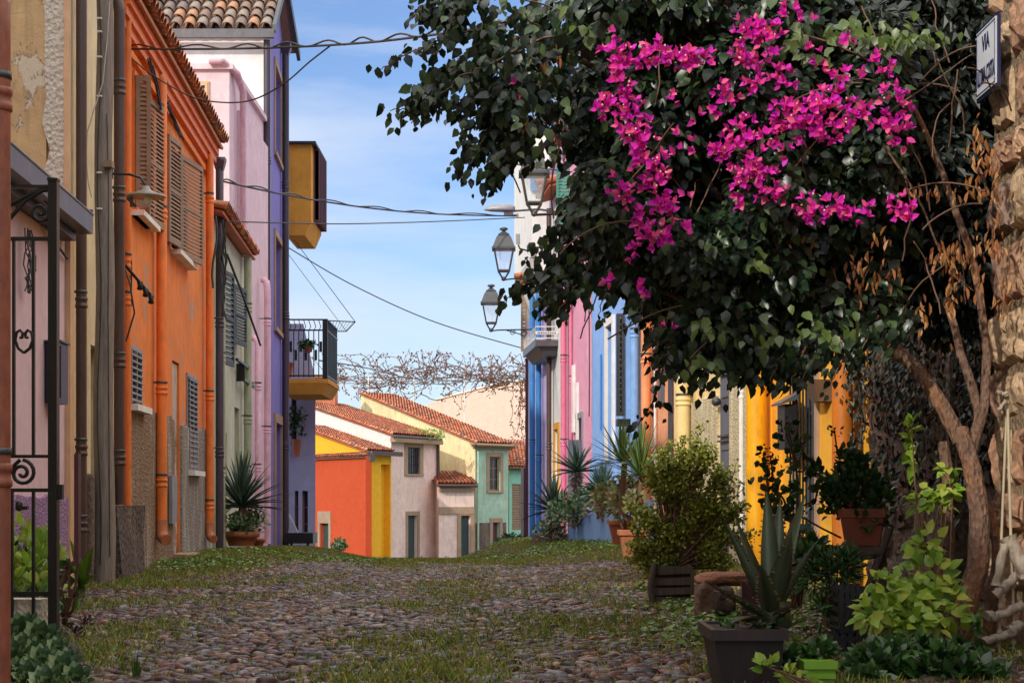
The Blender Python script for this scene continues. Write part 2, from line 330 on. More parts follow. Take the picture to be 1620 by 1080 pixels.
m_grass = island('grass_blade', [(.16, .22, .03), (.26, .28, .045), (.1, .15, .02), (.36, .3, .07), (.2, .26, .035)], .6, .2)
m_stone = island('river_cobble', [(.09, .03, .02), (.04, .018, .02), (.13, .042, .027), (.045, .034, .042), (.075, .05, .048), (.02, .013, .015), (.15, .066, .04), (.06, .025, .026), (.15, .145, .165), (.035, .017, .016), (.24, .17, .13), (.052, .022, .022)], .45, var=.6, spec=.32)
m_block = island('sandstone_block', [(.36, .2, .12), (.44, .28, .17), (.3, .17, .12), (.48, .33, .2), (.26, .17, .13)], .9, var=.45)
m_blockd = island('shade_darkened_block', [(.075, .038, .026), (.11, .055, .038), (.055, .035, .028), (.13, .075, .05)], .9, var=.5)  # block colours darkened to stand in for the shade below the crown
m_glass, _nt, _b = newmat('lantern_glass'); _b.inputs['Base Color'].default_value = (.75, .85, .92, 1); _b.inputs['Roughness'].default_value = .05; _b.inputs['Alpha'].default_value = .25
m_bulb = plain('bulb_glass', (.75, .7, .55), .2, var=.05)
m_enamel = plain('enamel', (.3, .26, .22), .4, rust=(.2, .1, .05))
m_signw = plain('sign_enamel_white', (.72, .74, .8), .3, var=.08)
m_signb = plain('sign_blue', (.015, .02, .08), .35)
m_limegreen = plain('lime_plastic', (.2, .42, .03), .4, var=.15)
m_crate = plain('black_plastic', (.02, .02, .024), .4)
m_bluetarp = plain('grey_cloth', (.3, .33, .42), .8)
m_bracket = plain('weathered_bracket', (.15, .09, .055), .9)
m_cable = plain('cable', (.03, .03, .033), .6)
m_whitecable = plain('white_cable', (.55, .52, .48), .6)
# ---------------------------------------------------------------- ground
def ground():
    xs = [-400, -100, -40, -20, -12, -8]+list(np.arange(-6, 5.01, .25))+[6, 8, 12, 20, 40, 100, 400]
    ys = [-60, -20, -8]+list(np.arange(-4, 60, .5))+[62, 66, 72, 80, 90, 100, 120, 160, 250, 500, 1200, 2500]
    vs = [(x, y, G(x, y)-.004) for y in ys for x in xs]; n = len(xs)
    m = MB(); m.add(vs, [(j*n+i, j*n+i+1, (j+1)*n+i+1, (j+1)*n+i) for j in range(len(ys)-1) for i in range(n-1)], True)
    mat, nt, b = newmat('earth_and_moss'); p = coords(nt)
    c = mixc(nt, ramp(nt, noi(nt, p, 22, 6), .35, .7), (.018, .012, .01), (.05, .035, .025))
    c = mixc(nt, ramp(nt, noi(nt, p, 1.1, 6, .7), .38, .55), c, mixc(nt, noi(nt, p, 60, 3), (.05, .07, .015), (.12, .12, .03)))
    nt.links.new(c, b.inputs['Base Color']); b.inputs['Roughness'].default_value = .95
    nt.links.new(nd(nt, 'ShaderNodeBump', {'Strength': .8, 'Distance': .02, 'Height': noi(nt, p, 45, 6, .7)}).outputs[0], b.inputs['Normal'])
    m.build('ground', mat, org=(0, 0, 0), kind='structure')
ground()
def gnoise(x, y, s=1.0, o=0): return mnoise.noise(Vector((x*s+o, y*s-o, o*1.7)))
def green(x, y):
    """how grown-over the paving is (0..1)"""
    g = .6+.85*gnoise(x, y*.6, 1.1, 3)+.5*gnoise(x, y, 3.1, 9)-.32
    g += .55*math.exp(-((y-25.5)/3.2)**2)+.35*math.exp(-((x-.9)/.9)**2-((y-10.5)/2)**2)
    g += .8*sst(lline(y)+1.5, lline(y)+.6, x)*(y > 15)+.8*sst(rline(y)-1.6, rline(y)-.7, x)
    g += .25*math.exp(-((x+1.8)/1.4)**2-((y-14.5)/1.3)**2)+.6*sst(28, 34, y)
    return max(0, min(1, g))
def cobbles():
    Pn, T, N, S = [], [], [], []; r = random.Random(3); y = 5.2
    while y < 44:
        dx = .086 if y < 19 else .1; dy = .05 if y < 19 else .075
        x = max(-.33*y-.3, lline(y)-.2); off = r.random()*dx; x += off
        while x < min(.33*y+.3, rline(y)+.2):
            px, py = x+r.uniform(-.03, .03), y+r.uniform(-.026, .026); x += dx
            sc = r.uniform(.8, 1.32)*(1.25 if r.random() < .1 else 1)*(.75 if r.random() < .2 else 1)
            g = green(px, py); sink = 0
            if r.random() < g*.55: sink = -.02
            z = G(px, py); an = r.gauss(0, .5)
            Pn.append((px, py, z-.004+sink)); T.append((math.sin(an)*1, math.cos(an), r.uniform(-.14, .14))); N.append((r.gauss(0, .16), r.gauss(-.08, .2), 1))
            S.append((sc*dx*.45*r.uniform(.8, 1.4), sc*dy*.47*r.uniform(.85, 1.2), sc*r.uniform(.009, .019)*(1.5 if r.random() < .12 else 1)))
        y += dy
    tv = []; k = 9
    for rr, h in ((1.02, -.6), (1.0, .1), (.8, .68), (.4, .97)):
        for i in range(k): q = 2*math.pi*i/k; tv.append((rr*math.cos(q), rr*math.sin(q), h))
    tf = [(i*k+j, i*k+(j+1) % k, i*k+k+(j+1) % k, i*k+k+j) for i in range(3) for j in range(k)]+[tuple(3*k+j for j in range(k))]
    batch('cobblestone_paving', m_stone, None, tv, tf, Pn, T, N, S, True, kind='structure')
cobbles()
def blades_on_ground():
    r = random.Random(5); Pn, T, N, S = [], [], [], []
    n = 0
    while n < 120000:
        y = 5.5+38*r.random()**1.35; x = r.uniform(max(-.33*y, lline(y)), min(.33*y, rline(y)))
        if r.random() > green(x, y)**1.4+.09: continue
        n += 1; h = r.uniform(.018, .05)*(1+.5*green(x, y))
        Pn.append((x, y, G(x, y)+.002)); T.append((r.gauss(0, .7), r.gauss(0, .7), 1)); N.append((r.gauss(0, 1), r.gauss(0, 1), .2)); S.append((h*.28, h, h))
    batch('grass', m_grass, None, SML_V, SML_F, Pn, T, N, S, kind='stuff', org=(0, 0, 0), label='short grass and moss between the cobbles', cat='grass')
blades_on_ground()
def weeds():
    r = random.Random(11); Pn, T, N, S = [], [], [], []
    for cx, cy, rx, ry, n in ((-3.6, 20.5, .8, 1.6, 1000), (-3.0, 24, 1.4, 1.6, 700), (1.6, 12, .55, 1.6, 900), (1.25, 10, .5, 1.3, 600), (1.7, 26, 1.5, 3, 1400), (1.1, 30, 1.5, 2, 700), (.3, 27, 1.5, 1.5, 300), (.2, 44, .8, 5, 1400), (-.2, 52, .9, 4, 800), (1.3, 14.5, .5, .8, 200)):
        for _ in range(n):
            x, y = r.gauss(cx, rx*.5), r.gauss(cy, ry*.5); h = r.uniform(.03, .06)
            Pn.append((x, y, G(x, y)+r.uniform(.01, .07))); T.append((r.gauss(0, 1), r.gauss(0, 1)-.3, r.uniform(-.1, .6))); N.append((r.gauss(0, .4), r.gauss(0, .4), 1)); S.append((h*1.5, h, h))
    batch('ground_weeds', m_leafweed, None, SML_V, SML_F, Pn, T, N, S, kind='stuff', label='low broad leaved weeds along the street edges', cat='weeds')
    Pn, T, N, S = [], [], [], []
    for _ in range(170):
        x, y = r.uniform(-1, 2.4), r.uniform(7.5, 16); Pn.append((x, y, G(x, y)+.035)); T.append((r.gauss(0, 1), r.gauss(0, 1), .1)); N.append((0, 0, 1)); S.append(.045)
    batch('fallen_leaves', m_dry, None, SML_V, SML_F, Pn, T, N, S, kind='stuff', label='fallen dry leaves scattered on the cobbles', cat='fallen leaves')
weeds()
# ---------------------------------------------------------------- building helpers
def tile_roof(m, A, B, C, D, pitch=.2, course=.34, r=.085, slab=True):
    """barrel tiles: eave A-B, ridge D-C"""
    A, B, C, D = map(V, (A, B, C, D)); nu = max(2, round(np.linalg.norm(B-A)/pitch)); nv = max(1, round(np.linalg.norm(D-A)/course))
    up = nrm(np.cross(B-A, D-A)); up = up if up[2] > 0 else -up; ux = nrm(B-A)
    def Q(u, v): return (A*(1-u)+B*u)*(1-v)+(D*(1-u)+C*u)*v
    rr = random.Random(2)
    for i in range(nu):
        for j in range(nv):
            u = (i+.5)/nu; a = Q(u, (j-.12)/nv)+up*(.045+rr.uniform(0, .014))+ux*rr.uniform(-.012, .012); b = Q(u, (j+1.0)/nv)+up*.012
            vs = [p+s*(ux*math.cos(q)+up*math.sin(q)) for p, s in ((a, r*1.08), (b, r*.86)) for q in [math.pi*k/6 for k in range(7)]]
            vs += [p-up*.016 for p in vs[:7]]
            m.add(vs, [(k, k+1, k+8, k+7) for k in range(6)]+[(k, k+1, k+15, k+14) for k in range(6)], True)
            u2 = i/nu; a = Q(u2, (j-.06)/nv)+up*.03; b = Q(u2, (j+1)/nv)+up*.0
            vs = [p+r*(ux*math.cos(q)-up*math.sin(q)*.55)+up*.02 for p in (a, b) for q in [math.pi*k/4 for k in range(5)]]
            m.add(vs, [(k, k+1, k+6, k+5) for k in range(4)], True)
    if slab:
        o = -up*.03; m.hexa([A+o*2.2, B+o*2.2, C+o*2.2, D+o*2.2, A+o, B+o, C+o, D+o])
def louver(m, o, ax, az, an, w, h, n, fr=.05, th=.035, split=True):
    """slatted shutter leaf: o = lower corner, ax along width, az up, an outward"""
    B = lambda x0, x1, z0, z1, n0, n1: m.obox(o, ax, an, az, x0, x1, n0, n1, z0, z1)
    B(0, fr, 0, h, 0, th); B(w-fr, w, 0, h, 0, th); B(fr, w-fr, 0, fr*1.3, 0, th); B(fr, w-fr, h-fr*1.3, h, 0, th)
    if split: B(fr, w-fr, h*.48, h*.48+fr, 0, th)
    o, ax, az, an = V(o), V(ax), V(az), V(an)
    for i in range(n):
        z = fr*1.4+(h-fr*2.8)*(i+.1)/n; s = (h-fr*2.8)/n*.8
        a, b = o+ax*fr+az*z+an*th*.95, o+ax*(w-fr)+az*z+an*th*.95; c, d = b+az*s-an*th*.85, a+az*s-an*th*.85
        m.hexa([a, b, b-az*.012, a-az*.012, d, c, c-az*.012, d-az*.012])
def pipe(parent, pts, r, mat, collars=(), shoe=None, name='downpipe'):
    m = MB(); m.tube(pts, r, 12)
    for z in collars:
        x, y = pts[-1][0], pts[-1][1]; m.lathe((x, y, z), [(r*1.02, -.05), (r*1.16, -.045), (r*1.16, -.02), (r*1.05, -.015), (r*1.05, .015), (r*1.16, .02), (r*1.16, .045), (r*1.02, .05)], 12)
    o = m.build(name, mat, parent)
    b = MB()
    for z in collars:
        x, y = pts[-1][0], pts[-1][1]; b.lathe((x, y, z+.1), [(r*1.03, -.014), (r*1.1, -.014), (r*1.1, .014), (r*1.03, .014)], 12); b.box(x-(r+.1 if x < 0 else r), x+(r if x < 0 else r+.1), y-.01, y+.01, z+.09, z+.11)
    if collars: b.build('pipe_bracket', m_darkgrey, o)
    if shoe: s = MB(); x, y, z = pts[-1]; s.tube([(x, y, z+.14), (x, y, z), (x+.02*shoe, y-.05, z-.07), (x+.08*shoe, y-.12, z-.1)], [r*1.06, r*1.1, r*1.1, r*1.12], 12); s.build('pipe_shoe', m_terra, o)
    return o
def plinth(parent, M, d0, d1, z0, ztop, n, mat, name='plinth', jag=.03, seg=24, seed=1):
    m = MB(); r = random.Random(seed); zs = [ztop+r.uniform(-jag, jag) for _ in range(seg+1)]
    for i in range(seg):
        a = d0+(d1-d0)*i/seg; b = d0+(d1-d0)*(i+1)/seg
        m.quad(M(a, z0, n), M(b, z0, n), M(b, zs[i+1], n), M(a, zs[i], n)); m.quad(M(a, zs[i], n), M(b, zs[i+1], n), M(b, zs[i+1], -.01), M(a, zs[i], -.01))
    m.quad(M(d0, z0, n), M(d0, zs[0], n), M(d0, zs[0], -.01), M(d0, z0, -.01)); return m.build(name, mat, parent)
def shell(m, M, d0, d1, z0, z1, back, holes, depth=.22):
    m.facade(M, d0, d1, z0, z1, holes, depth)
    for d in (d0, d1): m.quad(M(d, z0, 0), M(d, z1, 0), M(d, z1, -back), M(d, z0, -back))
    m.quad(M(d0, z0, -back), M(d1, z0, -back), M(d1, z1, -back), M(d0, z1, -back)); m.quad(M(d0, z1, 0), M(d1, z1, 0), M(d1, z1, -back), M(d0, z1, -back))
def window(parent, M, h, frame=m_shgrey, fr=.05, depth=.14, bars=1, name='window', pane=m_glassd, hb=2):
    a, b, c, d = h; m = MB(); f = depth
    m.mbox(M, a, a+fr, c, d, -f, -f+.04); m.mbox(M, b-fr, b, c, d, -f, -f+.04); m.mbox(M, a+fr, b-fr, c, c+fr, -f, -f+.04); m.mbox(M, a+fr, b-fr, d-fr, d, -f, -f+.04)
    for i in range(bars): x = a+(b-a)*(i+1)/(bars+1); m.mbox(M, x-fr*.4, x+fr*.4, c+fr, d-fr, -f, -f+.035)
    for i in range(hb): z = c+(d-c)*(i+1)/(hb+1); m.mbox(M, a+fr, b-fr, z-.015, z+.015, -f+.002, -f+.03)
    o = m.build(name, frame, parent); g = MB(); g.quad(M(a, c, -f+.01), M(b, c, -f+.01), M(b, d, -f+.01), M(a, d, -f+.01)); g.build('pane', pane, o); return o
def trim(parent, M, h, w_=.12, out_=.025, mat=m_stoneframe, sill=True, name='window_surround'):
    a, b, c, d = h; m = MB(); m.mbox(M, a-w_, a-.002, c, d, -.01, out_); m.mbox(M, b+.002, b+w_, c, d, -.01, out_); m.mbox(M, a-w_, b+w_, d+.002, d+w_, -.01, out_+.004)
    if sill: m.mbox(M, a-w_, b+w_, c-.1, c-.002, -.01, out_+.03)
    return m.build(name, mat, parent)
def door(parent, M, h, mat, depth=.18, panels=3, lab=None):
    a, b, c, d = h; m = MB(); m.mbox(M, a, b, c, d, -depth-.02, -depth+.02)
    for i in range(panels): z0 = c+(d-c)*(i+.12)/panels; z1 = c+(d-c)*(i+.88)/panels; m.mbox(M, a+(b-a)*.15, b-(b-a)*.15, z0, z1, -depth+.02, -depth+.035)
    o = m.build('door', mat, parent, label=lab); k = MB(); k.lathe(M(a+(b-a)*.15, c+1.0, -depth+.05), [(.004, -.02), (.028, -.01), (.03, .01), (.004, .025)], 8); k.build('door_handle', m_black, o); return o
# ---------------------------------------------------------------- LEFT ROW
def left_row():
    # near house whose corner carries the rust pipe; unseen body added to shade street
    t = thing('stucco_house', 'near left house corner with rust red downpipe at the photo edge', 'house', (-2.2, 3, -.6))
    M = lambda d, z, n: (-2.24+n, d, z)
    m = MB(); shell(m, M, -9, 6.95, -.8, 4.9, 5, []); m.build('wall', m_tan, t)
    x, y = P(-2, 0, 7.05)[:2]
    pipe(t, [(x-.2, y, 2.95), (x-.05, y, 2.93), (x, y, 2.84), (x, y, 2.7), (x, y, -.5)], .049, m_rustpipe, (2.45, .9))
    rf = MB(); tile_roof(rf, (-2.0, -9, 4.9), (-2.0, 7.1, 4.9), (-6.5, 7.1, 5.8), (-6.5, -9, 5.8)); rf.build('roof', m_tile, t)
    # unseen set back house, added to keep the street in shade
    t = thing('unseen_shade_house', 'set back house beyond the garden behind the iron gate', 'house', (-5.2, 10, -.2)); m = MB(); m.box(-10, -4.9, 7, 12.3, -.4, 7.6); m.build('wall', m_tan, t)
    rf = MB(); tile_roof(rf, (-4.7, 6.9, 7.6), (-4.7, 12.4, 7.6), (-10, 12.4, 8.8), (-10, 6.9, 8.8)); rf.build('roof', m_tile, t)
    # pink low house behind the gate
    t = thing('pink_annex', 'low lilac pink house behind the iron gate with purple plinth', 'house', ML(13.5, -.1, 0))
    m = MB(); shell(m, ML, 10.6, 15.48, -.3, 3.25, 4, [(12.0, 12.9, -.1, 2.2)]); m.build('wall', m_pinkL, t)
    door(t, ML, (12.0, 12.9, -.1, 2.2), m_pink)
    plinth(t, ML, 12.95, 15.47, -.25, .82, .03, m_purpleplinth, seed=2)
    b = MB(); b.mbox(ML, 15.3, 15.47, -.2, 3.2, .002, .05); b.build('corner_strip', m_peach, t)
    g = MB()
    for (n0, n1, z0, z1) in ((.04, .26, 3.17, 3.19), (.04, .055, 3.19, 3.4), (.245, .26, 3.19, 3.34)): g.mbox(ML, 10.6, 15.25, z0, z1, n0, n1)
    g.tube([ML(10.6, 3.345, .255), ML(15.26, 3.345, .255)], .014, 8); g.mbox(ML, 15.25, 15.262, 3.17, 3.39, .04, .26)
    o = g.build('gutter', m_zinc, t); g = MB()
    g.mbox(ML, 10.6, 15.2, 3.1, 3.165, .0, .12); g.build('fascia', m_black, t)
    rf = MB(); tile_roof(rf, ML(10.5, 3.26, .0), ML(15.2, 3.26, .0), ML(15.2, 3.5, -2.6), ML(10.5, 3.5, -2.6)); rf.build('roof', m_tile, t)
    c = MB(); c.tube([ML(15.25, 2.95, .03), ML(14.6, 3.02, .05), ML(14.0, 3.2, .04), ML(13.4, 3.25, .05), ML(12.6, 3.1, .04)], .012, 6); c.build('cable', m_cable, t)
    cc = MB(); rr = random.Random(4)
    for k in range(7):
        p = [V(ML(13.6+rr.uniform(-.1, .1), 2.95-.1*i, .05+rr.uniform(0, .05))) for i in range(6)]; cc.tube([q+V((0, rr.uniform(-.06, .06), 0)) for q in p], .006, 5)
    cc.build('cable_bundle', m_darkgrey, t)
    mbx = thing('mailbox', 'black metal mailbox on the pink wall beside the gate post', 'mailbox', ML(14.7, 1.6, .0))
    b = MB(); b.mbox(ML, 14.45, 14.8, 1.62, 2.13, .01, .13); b.build('box', m_black, mbx); b = MB(); b.mbox(ML, 14.43, 14.82, 2.135, 2.15, .0, .15); b.build('lid', m_darkgrey, mbx)
    b = MB(); b.tube([ML(14.44, 1.66, .14), ML(14.44, 2.1, .14)], .008, 6); b.build('hinge', m_black, mbx)
    # tall cream house
    t = thing('cream_house', 'tall cream house with cracked tan plaster gable above the pink annex', 'house', ML(16.5, 0, 0))
    m = MB(); shell(m, ML, 15.5, 17.78, -.2, 7.6, 6, [(16.5, 17.1, -.1, 2.3)]); m.build('wall', m_cream, t); door(t, ML, (16.5, 17.1, -.1, 2.3), m_shbrown)
    m = MB(); m.box(-9.5, -4.215, 15.44, 15.497, 2.5, 7.6); m.build('gable_plaster', m_tan, t)
    m = MB(); rr = random.Random(8); zz = np.linspace(2.5, 7.6, 22); xs = [-4.215+rr.uniform(-.05, .04) for _ in zz]
    for i in range(21): m.hexa([(xs[i], 15.42, zz[i]), (-4.045, 15.42, zz[i]), (-4.045, 15.496, zz[i]), (xs[i], 15.496, zz[i]), (xs[i+1], 15.42, zz[i+1]), (-4.045, 15.42, zz[i+1]), (-4.045, 15.496, zz[i+1]), (xs[i+1], 15.496, zz[i+1])])
    m.build('rough_corner_plaster', m_roughwhite, t)
    b = MB(); b.box(-4.043, -4.005, 15.4, 15.497, -.2, 7.6); b.build('corner_strip', m_peach, t)
    plinth(t, ML, 15.52, 17.75, -.25, 1.02, .05, m_gravel, seed=5)
    x, y, _ = ML(15.62, 0, .085); pipe(t, [(x, y, 7.5), (x, y, .15)], .05, m_brownpipe, (2.6, 1.25, .55))
    x, y, _ = ML(17.52, 0, .1); pipe(t, [(x-.25, y, 5.98), (x-.1, y, 5.99), (x-.02, y, 5.94), (x, y, 5.8), (x, y, .75)], .058, m_brownpipe, (5.0, 3.9, 2.2, 1.2))
    b = MB(); b.mbox(ML, 17.15, 17.25, 1.0, 7.6, .002, .04); b.build('pilaster', m_peach, t)
    rf = MB(); tile_roof(rf, ML(15.3, 7.6, .3), ML(17.8, 7.6, .3), ML(17.8, 8.6, -4), ML(15.3, 8.6, -4)); rf.build('roof', m_tile, t)
    # rubble buttress at the foot of the boundary
    b = MB(); rr = random.Random(9); base = []; 
    def bx(d0, d1, n1, z1):
        pts = []
        for z in (-.15, .1, .4, z1): 
            k = 1-.35*max(0, z)/z1*.3; pts += [ML(d0, z, -.05), ML(d1, z, -.05), ML(d1, z, n1*k+rr.uniform(-.02, .02)), ML(d0, z, n1*k+rr.uniform(-.02, .02))]
        b.add(pts, [(i*4+k, i*4+(k+1) % 4, i*4+4+(k+1) % 4, i*4+4+k) for i in range(3) for k in range(4)]+[(12, 13, 14, 15)])
    bx(16.9, 18.5, .22, .74)
    b.build('buttress', m_gravel, None, label='rough rubble buttress at the wall foot behind the wooden pole', cat='buttress')
    # orange house
    d0, d1, zt = 17.82, 25.75, 6.15
    t = thing('orange_house', 'bright orange house with brown louvred shutters and rough brown plinth', 'house', ML(21.5, 0, 0))
    hA, hB, hC, hD, hN = (18.95, 19.75, 4.04, 5.48), (21.9, 23.1, 4.04, 5.36), (18.55, 19.4, 1.86, 2.45), (23.3, 24.25, 1.22, 2.48), (21.98, 22.62, .02, 2.6)
    m = MB(); shell(m, ML, d0, d1, -.3, zt, 6, [hA, hB, hC, hD, hN]); m.build('wall', m_orange, t)
    # shutters
    def leaf(wn, d, z0, z1, wd, ang, mat, n=24):
        m = MB(); u = nrm(V(ML(d+1, 0, 0))-V(ML(d, 0, 0))); nx = V((1, 0, 0)); ax = u*math.cos(ang)+nx*math.sin(ang); an = nx*math.cos(ang)-u*math.sin(ang)
        louver(m, ML(d, z0, .03), ax, (0, 0, 1), an, wd, z1-z0, n); return m.build('shutter', mat, wn)
    wA = window(t, ML, hA, m_shbrown); trim(t, ML, hA, .07, .03, m_orange2); leaf(wA, 18.93, 4.04, 5.5, .17, 1.35, m_shbrown, 26); leaf(wA, 19.72, 4.0, 5.45, .75, .12, m_shbrown, 26)
    wB = window(t, ML, hB, m_shbrown); leaf(wB, 21.3, 4.02, 5.36, .6, .12, m_shbrown, 24); leaf(wB, 22.45, 4.0, 5.34, .95, .17, m_shbrown, 24)
    for h in (hA, hB): b = MB(); b.mbox(ML, h[0]-.1, h[1]+.3, h[2]-.1, h[2]-.04, 0, .14); b.build('window_sill', m_white, t)
    for h in (hC, hD):
        wn_ = window(t, ML, h, m_grey); trim(t, ML, h, .05, .02, m_grey, False); b = MB(); u = nrm(V(ML(20, 0, 0))-V(ML(19, 0, 0)))
        for k in range(int((h[3]-h[2])/.07)):
            z = h[2]+.03+k*.07; b.mbox(ML, h[0]+.03, h[1]-.03, z, z+.02, .0, .05)
        for k in range(3): a = h[0]+(h[1]-h[0])*(.1+.4*k); b.mbox(ML, a-.02, a+.02, h[2], h[3], -.01, .045)
        b.build('shutter', m_grey, wn_); b = MB(); b.mbox(ML, h[0]-.05, h[1]+.1, h[2]-.09, h[2]-.02, 0, .13); b.build('window_sill', m_white, t)
    m_peeldoor = wall('peeling_white_door', (.62, .56, .5), (.2, .1, .07), .7, peel=(.25, .14, .1), peel_at=.55)
    b = MB(); b.mbox(ML, 22.0, 22.6, .03, 2.58, -.06, -.03); b.build('door', m_peeldoor, t, label='peeling white painted narrow door'); b = MB(); b.mbox(ML, 21.9, 22.8, -.1, .1, 0, .25); b.build('doorstep', m_stoneframe, t)
    b = MB(); b.mbox(ML, 21.35, 21.8, .5, 1.1, .045, .09); b.build('meter_box', m_grey, t)
    plinth(t, ML, 18.3, 21.95, -.2, 1.84, .035, m_brownrough, seed=6); plinth(t, ML, 22.65, 25.7, -.2, 1.8, .035, rough_stucco('grey_patched_plinth', (.24, .21, .18), (.36, .32, .27), (.45, .44, .42)), seed=7, jag=.06)
    # cornice: stepped mouldings then tiles
    for i, (z0, z1, n) in enumerate(((5.62, 5.7, .05), (5.78, 5.88, .08), (5.88, 5.98, .12), (5.98, 6.08, .16))): b = MB(); b.mbox(ML, d0+.02, d1, z0, z1, -.01, n); b.build('cornice', m_orange2 if i else m_orange, t)
    rf = MB(); tile_roof(rf, ML(d0, 6.13, .24), ML(d1, 6.13, .24), ML(d1, 7.7, -4.5), ML(d0, 7.7, -4.5)); rf.build('roof', m_tilebright, t)
    x, y, _ = ML(18.1, 0, .085); pipe(t, [(x, y, 6.0), (x, y, .74)], .04, m_orange2, (3.3, 2.9))
    x, y, _ = ML(20.4, 0, .1); pipe(t, [(x-.1, y, 5.98), (x, y, 5.8), (x, y, .42)], .064, m_orange2, (4.2, 2.1, 1.0), 1)
    x, y, _ = ML(25.1, 0, .1); pipe(t, [(x-.05, y, 5.98), (x, y, 5.8), (x, y, .32)], .058, m_orange2, (5.2, 2.3, .7), 1)
    b = MB()
    for dd, zz in ((19.3, 6.2), (24.4, 6.25)): b.lathe(ML(dd, zz+.12, .05), [(.02, -.12), (.13, -.1), (.15, .05), (.1, .14), (.02, .17)], 14)
    b.build('roof_cowl', m_white, t)
    b = MB(); b.mbox(ML, 19.9, 20.9, 6.5, 8.2, -1.6, -.7); b.mbox(ML, 19.8, 21.0, 8.2, 8.3, -1.7, -.6); b.build('chimney', m_terra, t)
    # cables and insulator bracket on the orange wall
    b = MB(); b.tube([ML(17.9, 3.25, .1), ML(18.5, 3.0, .28)], .018, 6); b.tube([ML(18.1, 2.85, .12), ML(18.1, 3.35, .12)], .015, 6)
    for k in range(3): b.lathe(ML(18.2+.12*k, 3.08-.06*k, .2+.04*k), [(.01, -.05), (.035, -.04), (.025, 0), (.035, .04), (.01, .05)], 8)
    b.tube([ML(17.9, 3.2, .1), ML(17.8, 3.05, .16), ML(17.85, 2.75, .2), ML(17.8, 2.45, .12)], .01, 6)
    b.build('insulator_bracket', m_black, None, label='iron cable bracket with insulators on the orange corner pipe', cat='bracket')
    b = MB(); rr = random.Random(12)
    for k in range(5): b.tube([V(ML(19.2+i*.45+k*.05, 5.75-.16*i*(1 if i < 3 else .3)+.03*math.sin(i*2+k), .1+rr.uniform(0, .05))) for i in range(7)], .012, 5)
    b.tube([ML(25.0-.04*i, 4.95-.18*i, .2+.03*math.sin(i)) for i in range(7)], .018, 5); b.build('cable', m_cable, t)
    # green house
    d0, d1, zt = 25.85, 31.2, 5.15
    t = thing('green_house', 'pale green house with narrow dark shutters between orange and pink houses', 'house', ML(28.5, 0, 0))
    h1, h2, h3, h4 = (26.9, 27.7, 3.0, 4.4), (28.9, 29.7, 3.5, 4.4), (29.4, 30.2, .9, 2.4), (27.3, 28.2, 0, 1.9)
    m = MB(); shell(m, ML, d0, d1, -.3, zt, 6, [h1, h2, h3, h4]); m.build('wall', m_green, t)
    for h in (h1, h2):
        wn_ = window(t, ML, h, m_black); b = MB(); u = nrm(V(ML(20, 0, 0))-V(ML(19, 0, 0))); louver(b, ML(h[0]-.05, h[2]-.05, .03), u*.99+V((.13, 0, 0)), (0, 0, 1), V((1, .05, 0)), h[1]-h[0]+.1, h[3]-h[2]+.1, 16); b.build('shutter', m_darkgreen, wn_)
    window(t, ML, h3, m_shgrey); door(t, ML, h4, m_shgrey)
    rf = MB(); tile_roof(rf, ML(d0, 5.2, .22), ML(d1-.2, 5.2, .22), ML(d1-.2, 6.3, -4), ML(d0, 6.3, -4)); rf.build('roof', m_tilebright, t)
    x, y, _ = ML(26.35, 0, .1); pipe(t, [(x-.1, y, 6.1), (x, y, 6.0), (x, y, -.02)], .062, m_darkpipe, (3.5, 1.5))
    b = MB(); x, y, _ = ML(26.35, 0, .1); b.lathe((x, y, 5.85), [(.06, 0), (.09, .05), (.13, .18), (.13, .22), (.1, .22)], 4, phase=.785, smooth=False); b.lathe((x-.02, y-.1, 6.35), [(.06, 0), (.09, .05), (.13, .18), (.13, .22), (.1, .22)], 4, phase=.785, smooth=False); b.build('rain_hopper', m_darkpipe, t)
    x, y, _ = ML(26.75, 0, .1); pipe(t, [(x, y, 5.0), (x, y, 0)], .045, m_olive, (3.0, 1.2))
    x, y, _ = ML(30.5, 0, .12); pipe(t, [(x-.05, y, 5.3), (x, y, 5.1), (x, y, .9)], .07, m_olive, (4.2, 2.2, 1.3))
    b = MB()
    for k in range(6): b.tube([ML(26.2+.05*k+.1*math.sin(i+k), 5.1-.3*i, .15+.05*math.sin(i*1.7+k)) for i in range(6)], .014, 5)
    b.tube([ML(26.5, 4.6, .2), ML(28, 4.25, .25), ML(31, 3.6, .3)], .02, 5); b.build('cable', m_cable, t)
    b = MB(); b.mbox(ML, 29.6, 31.6, 2.86, 2.91, .1, .16); b.mbox(ML, 28.6, 30.6, 3.13, 3.17, .1, .15); b.mbox(ML, 29.7, 29.74, 2.86, 3.17, 0, .15); b.build('iron_bar', m_black, t)
    # pink house
    t = thing('pink_house', 'pale pink rendered house with thick pink downpipes below the violet tower house', 'house', (-5.6, 33, 0))
    MP = lambda d, z, n: (-5.3+n, d, z)
    m = MB(); m.box(-10, -5.3, 32, 36.5, -.4, 8.85); m.build('wall', m_pink, t)
    b = MB(); b.box(-5.298, -5.2, 32.9, 36.4, -.3, 8.3); b.build('side_pilaster', m_pink, t)
    b = MB(); b.box(-10.1, -5.22, 31.92, 36.5, 8.85, 8.95); b.build('parapet', m_pink, t)
    pipe(t, [(-5.65, 31.85, 8.98), (-5.4, 31.85, 8.98), (-5.2, 32.3, 8.85), (-5.15, 32.7, 8.6), (-5.15, 32.75, -.1)], .066, m_pinkpipe, (6, 3))
    pipe(t, [(-5.1, 35.0, 5.3), (-5.02, 34.9, 5.25), (-5.0, 34.9, 5.0), (-5.0, 34.9, -.1)], .068, m_pinkpipe, (4.4, 2.2))
    pipe(t, [(-5.12, 33.8, 4.0), (-5.0, 33.6, 3.9), (-5.0, 33.6, -.1)], .062, m_pinkpipe, (3, 1.4))
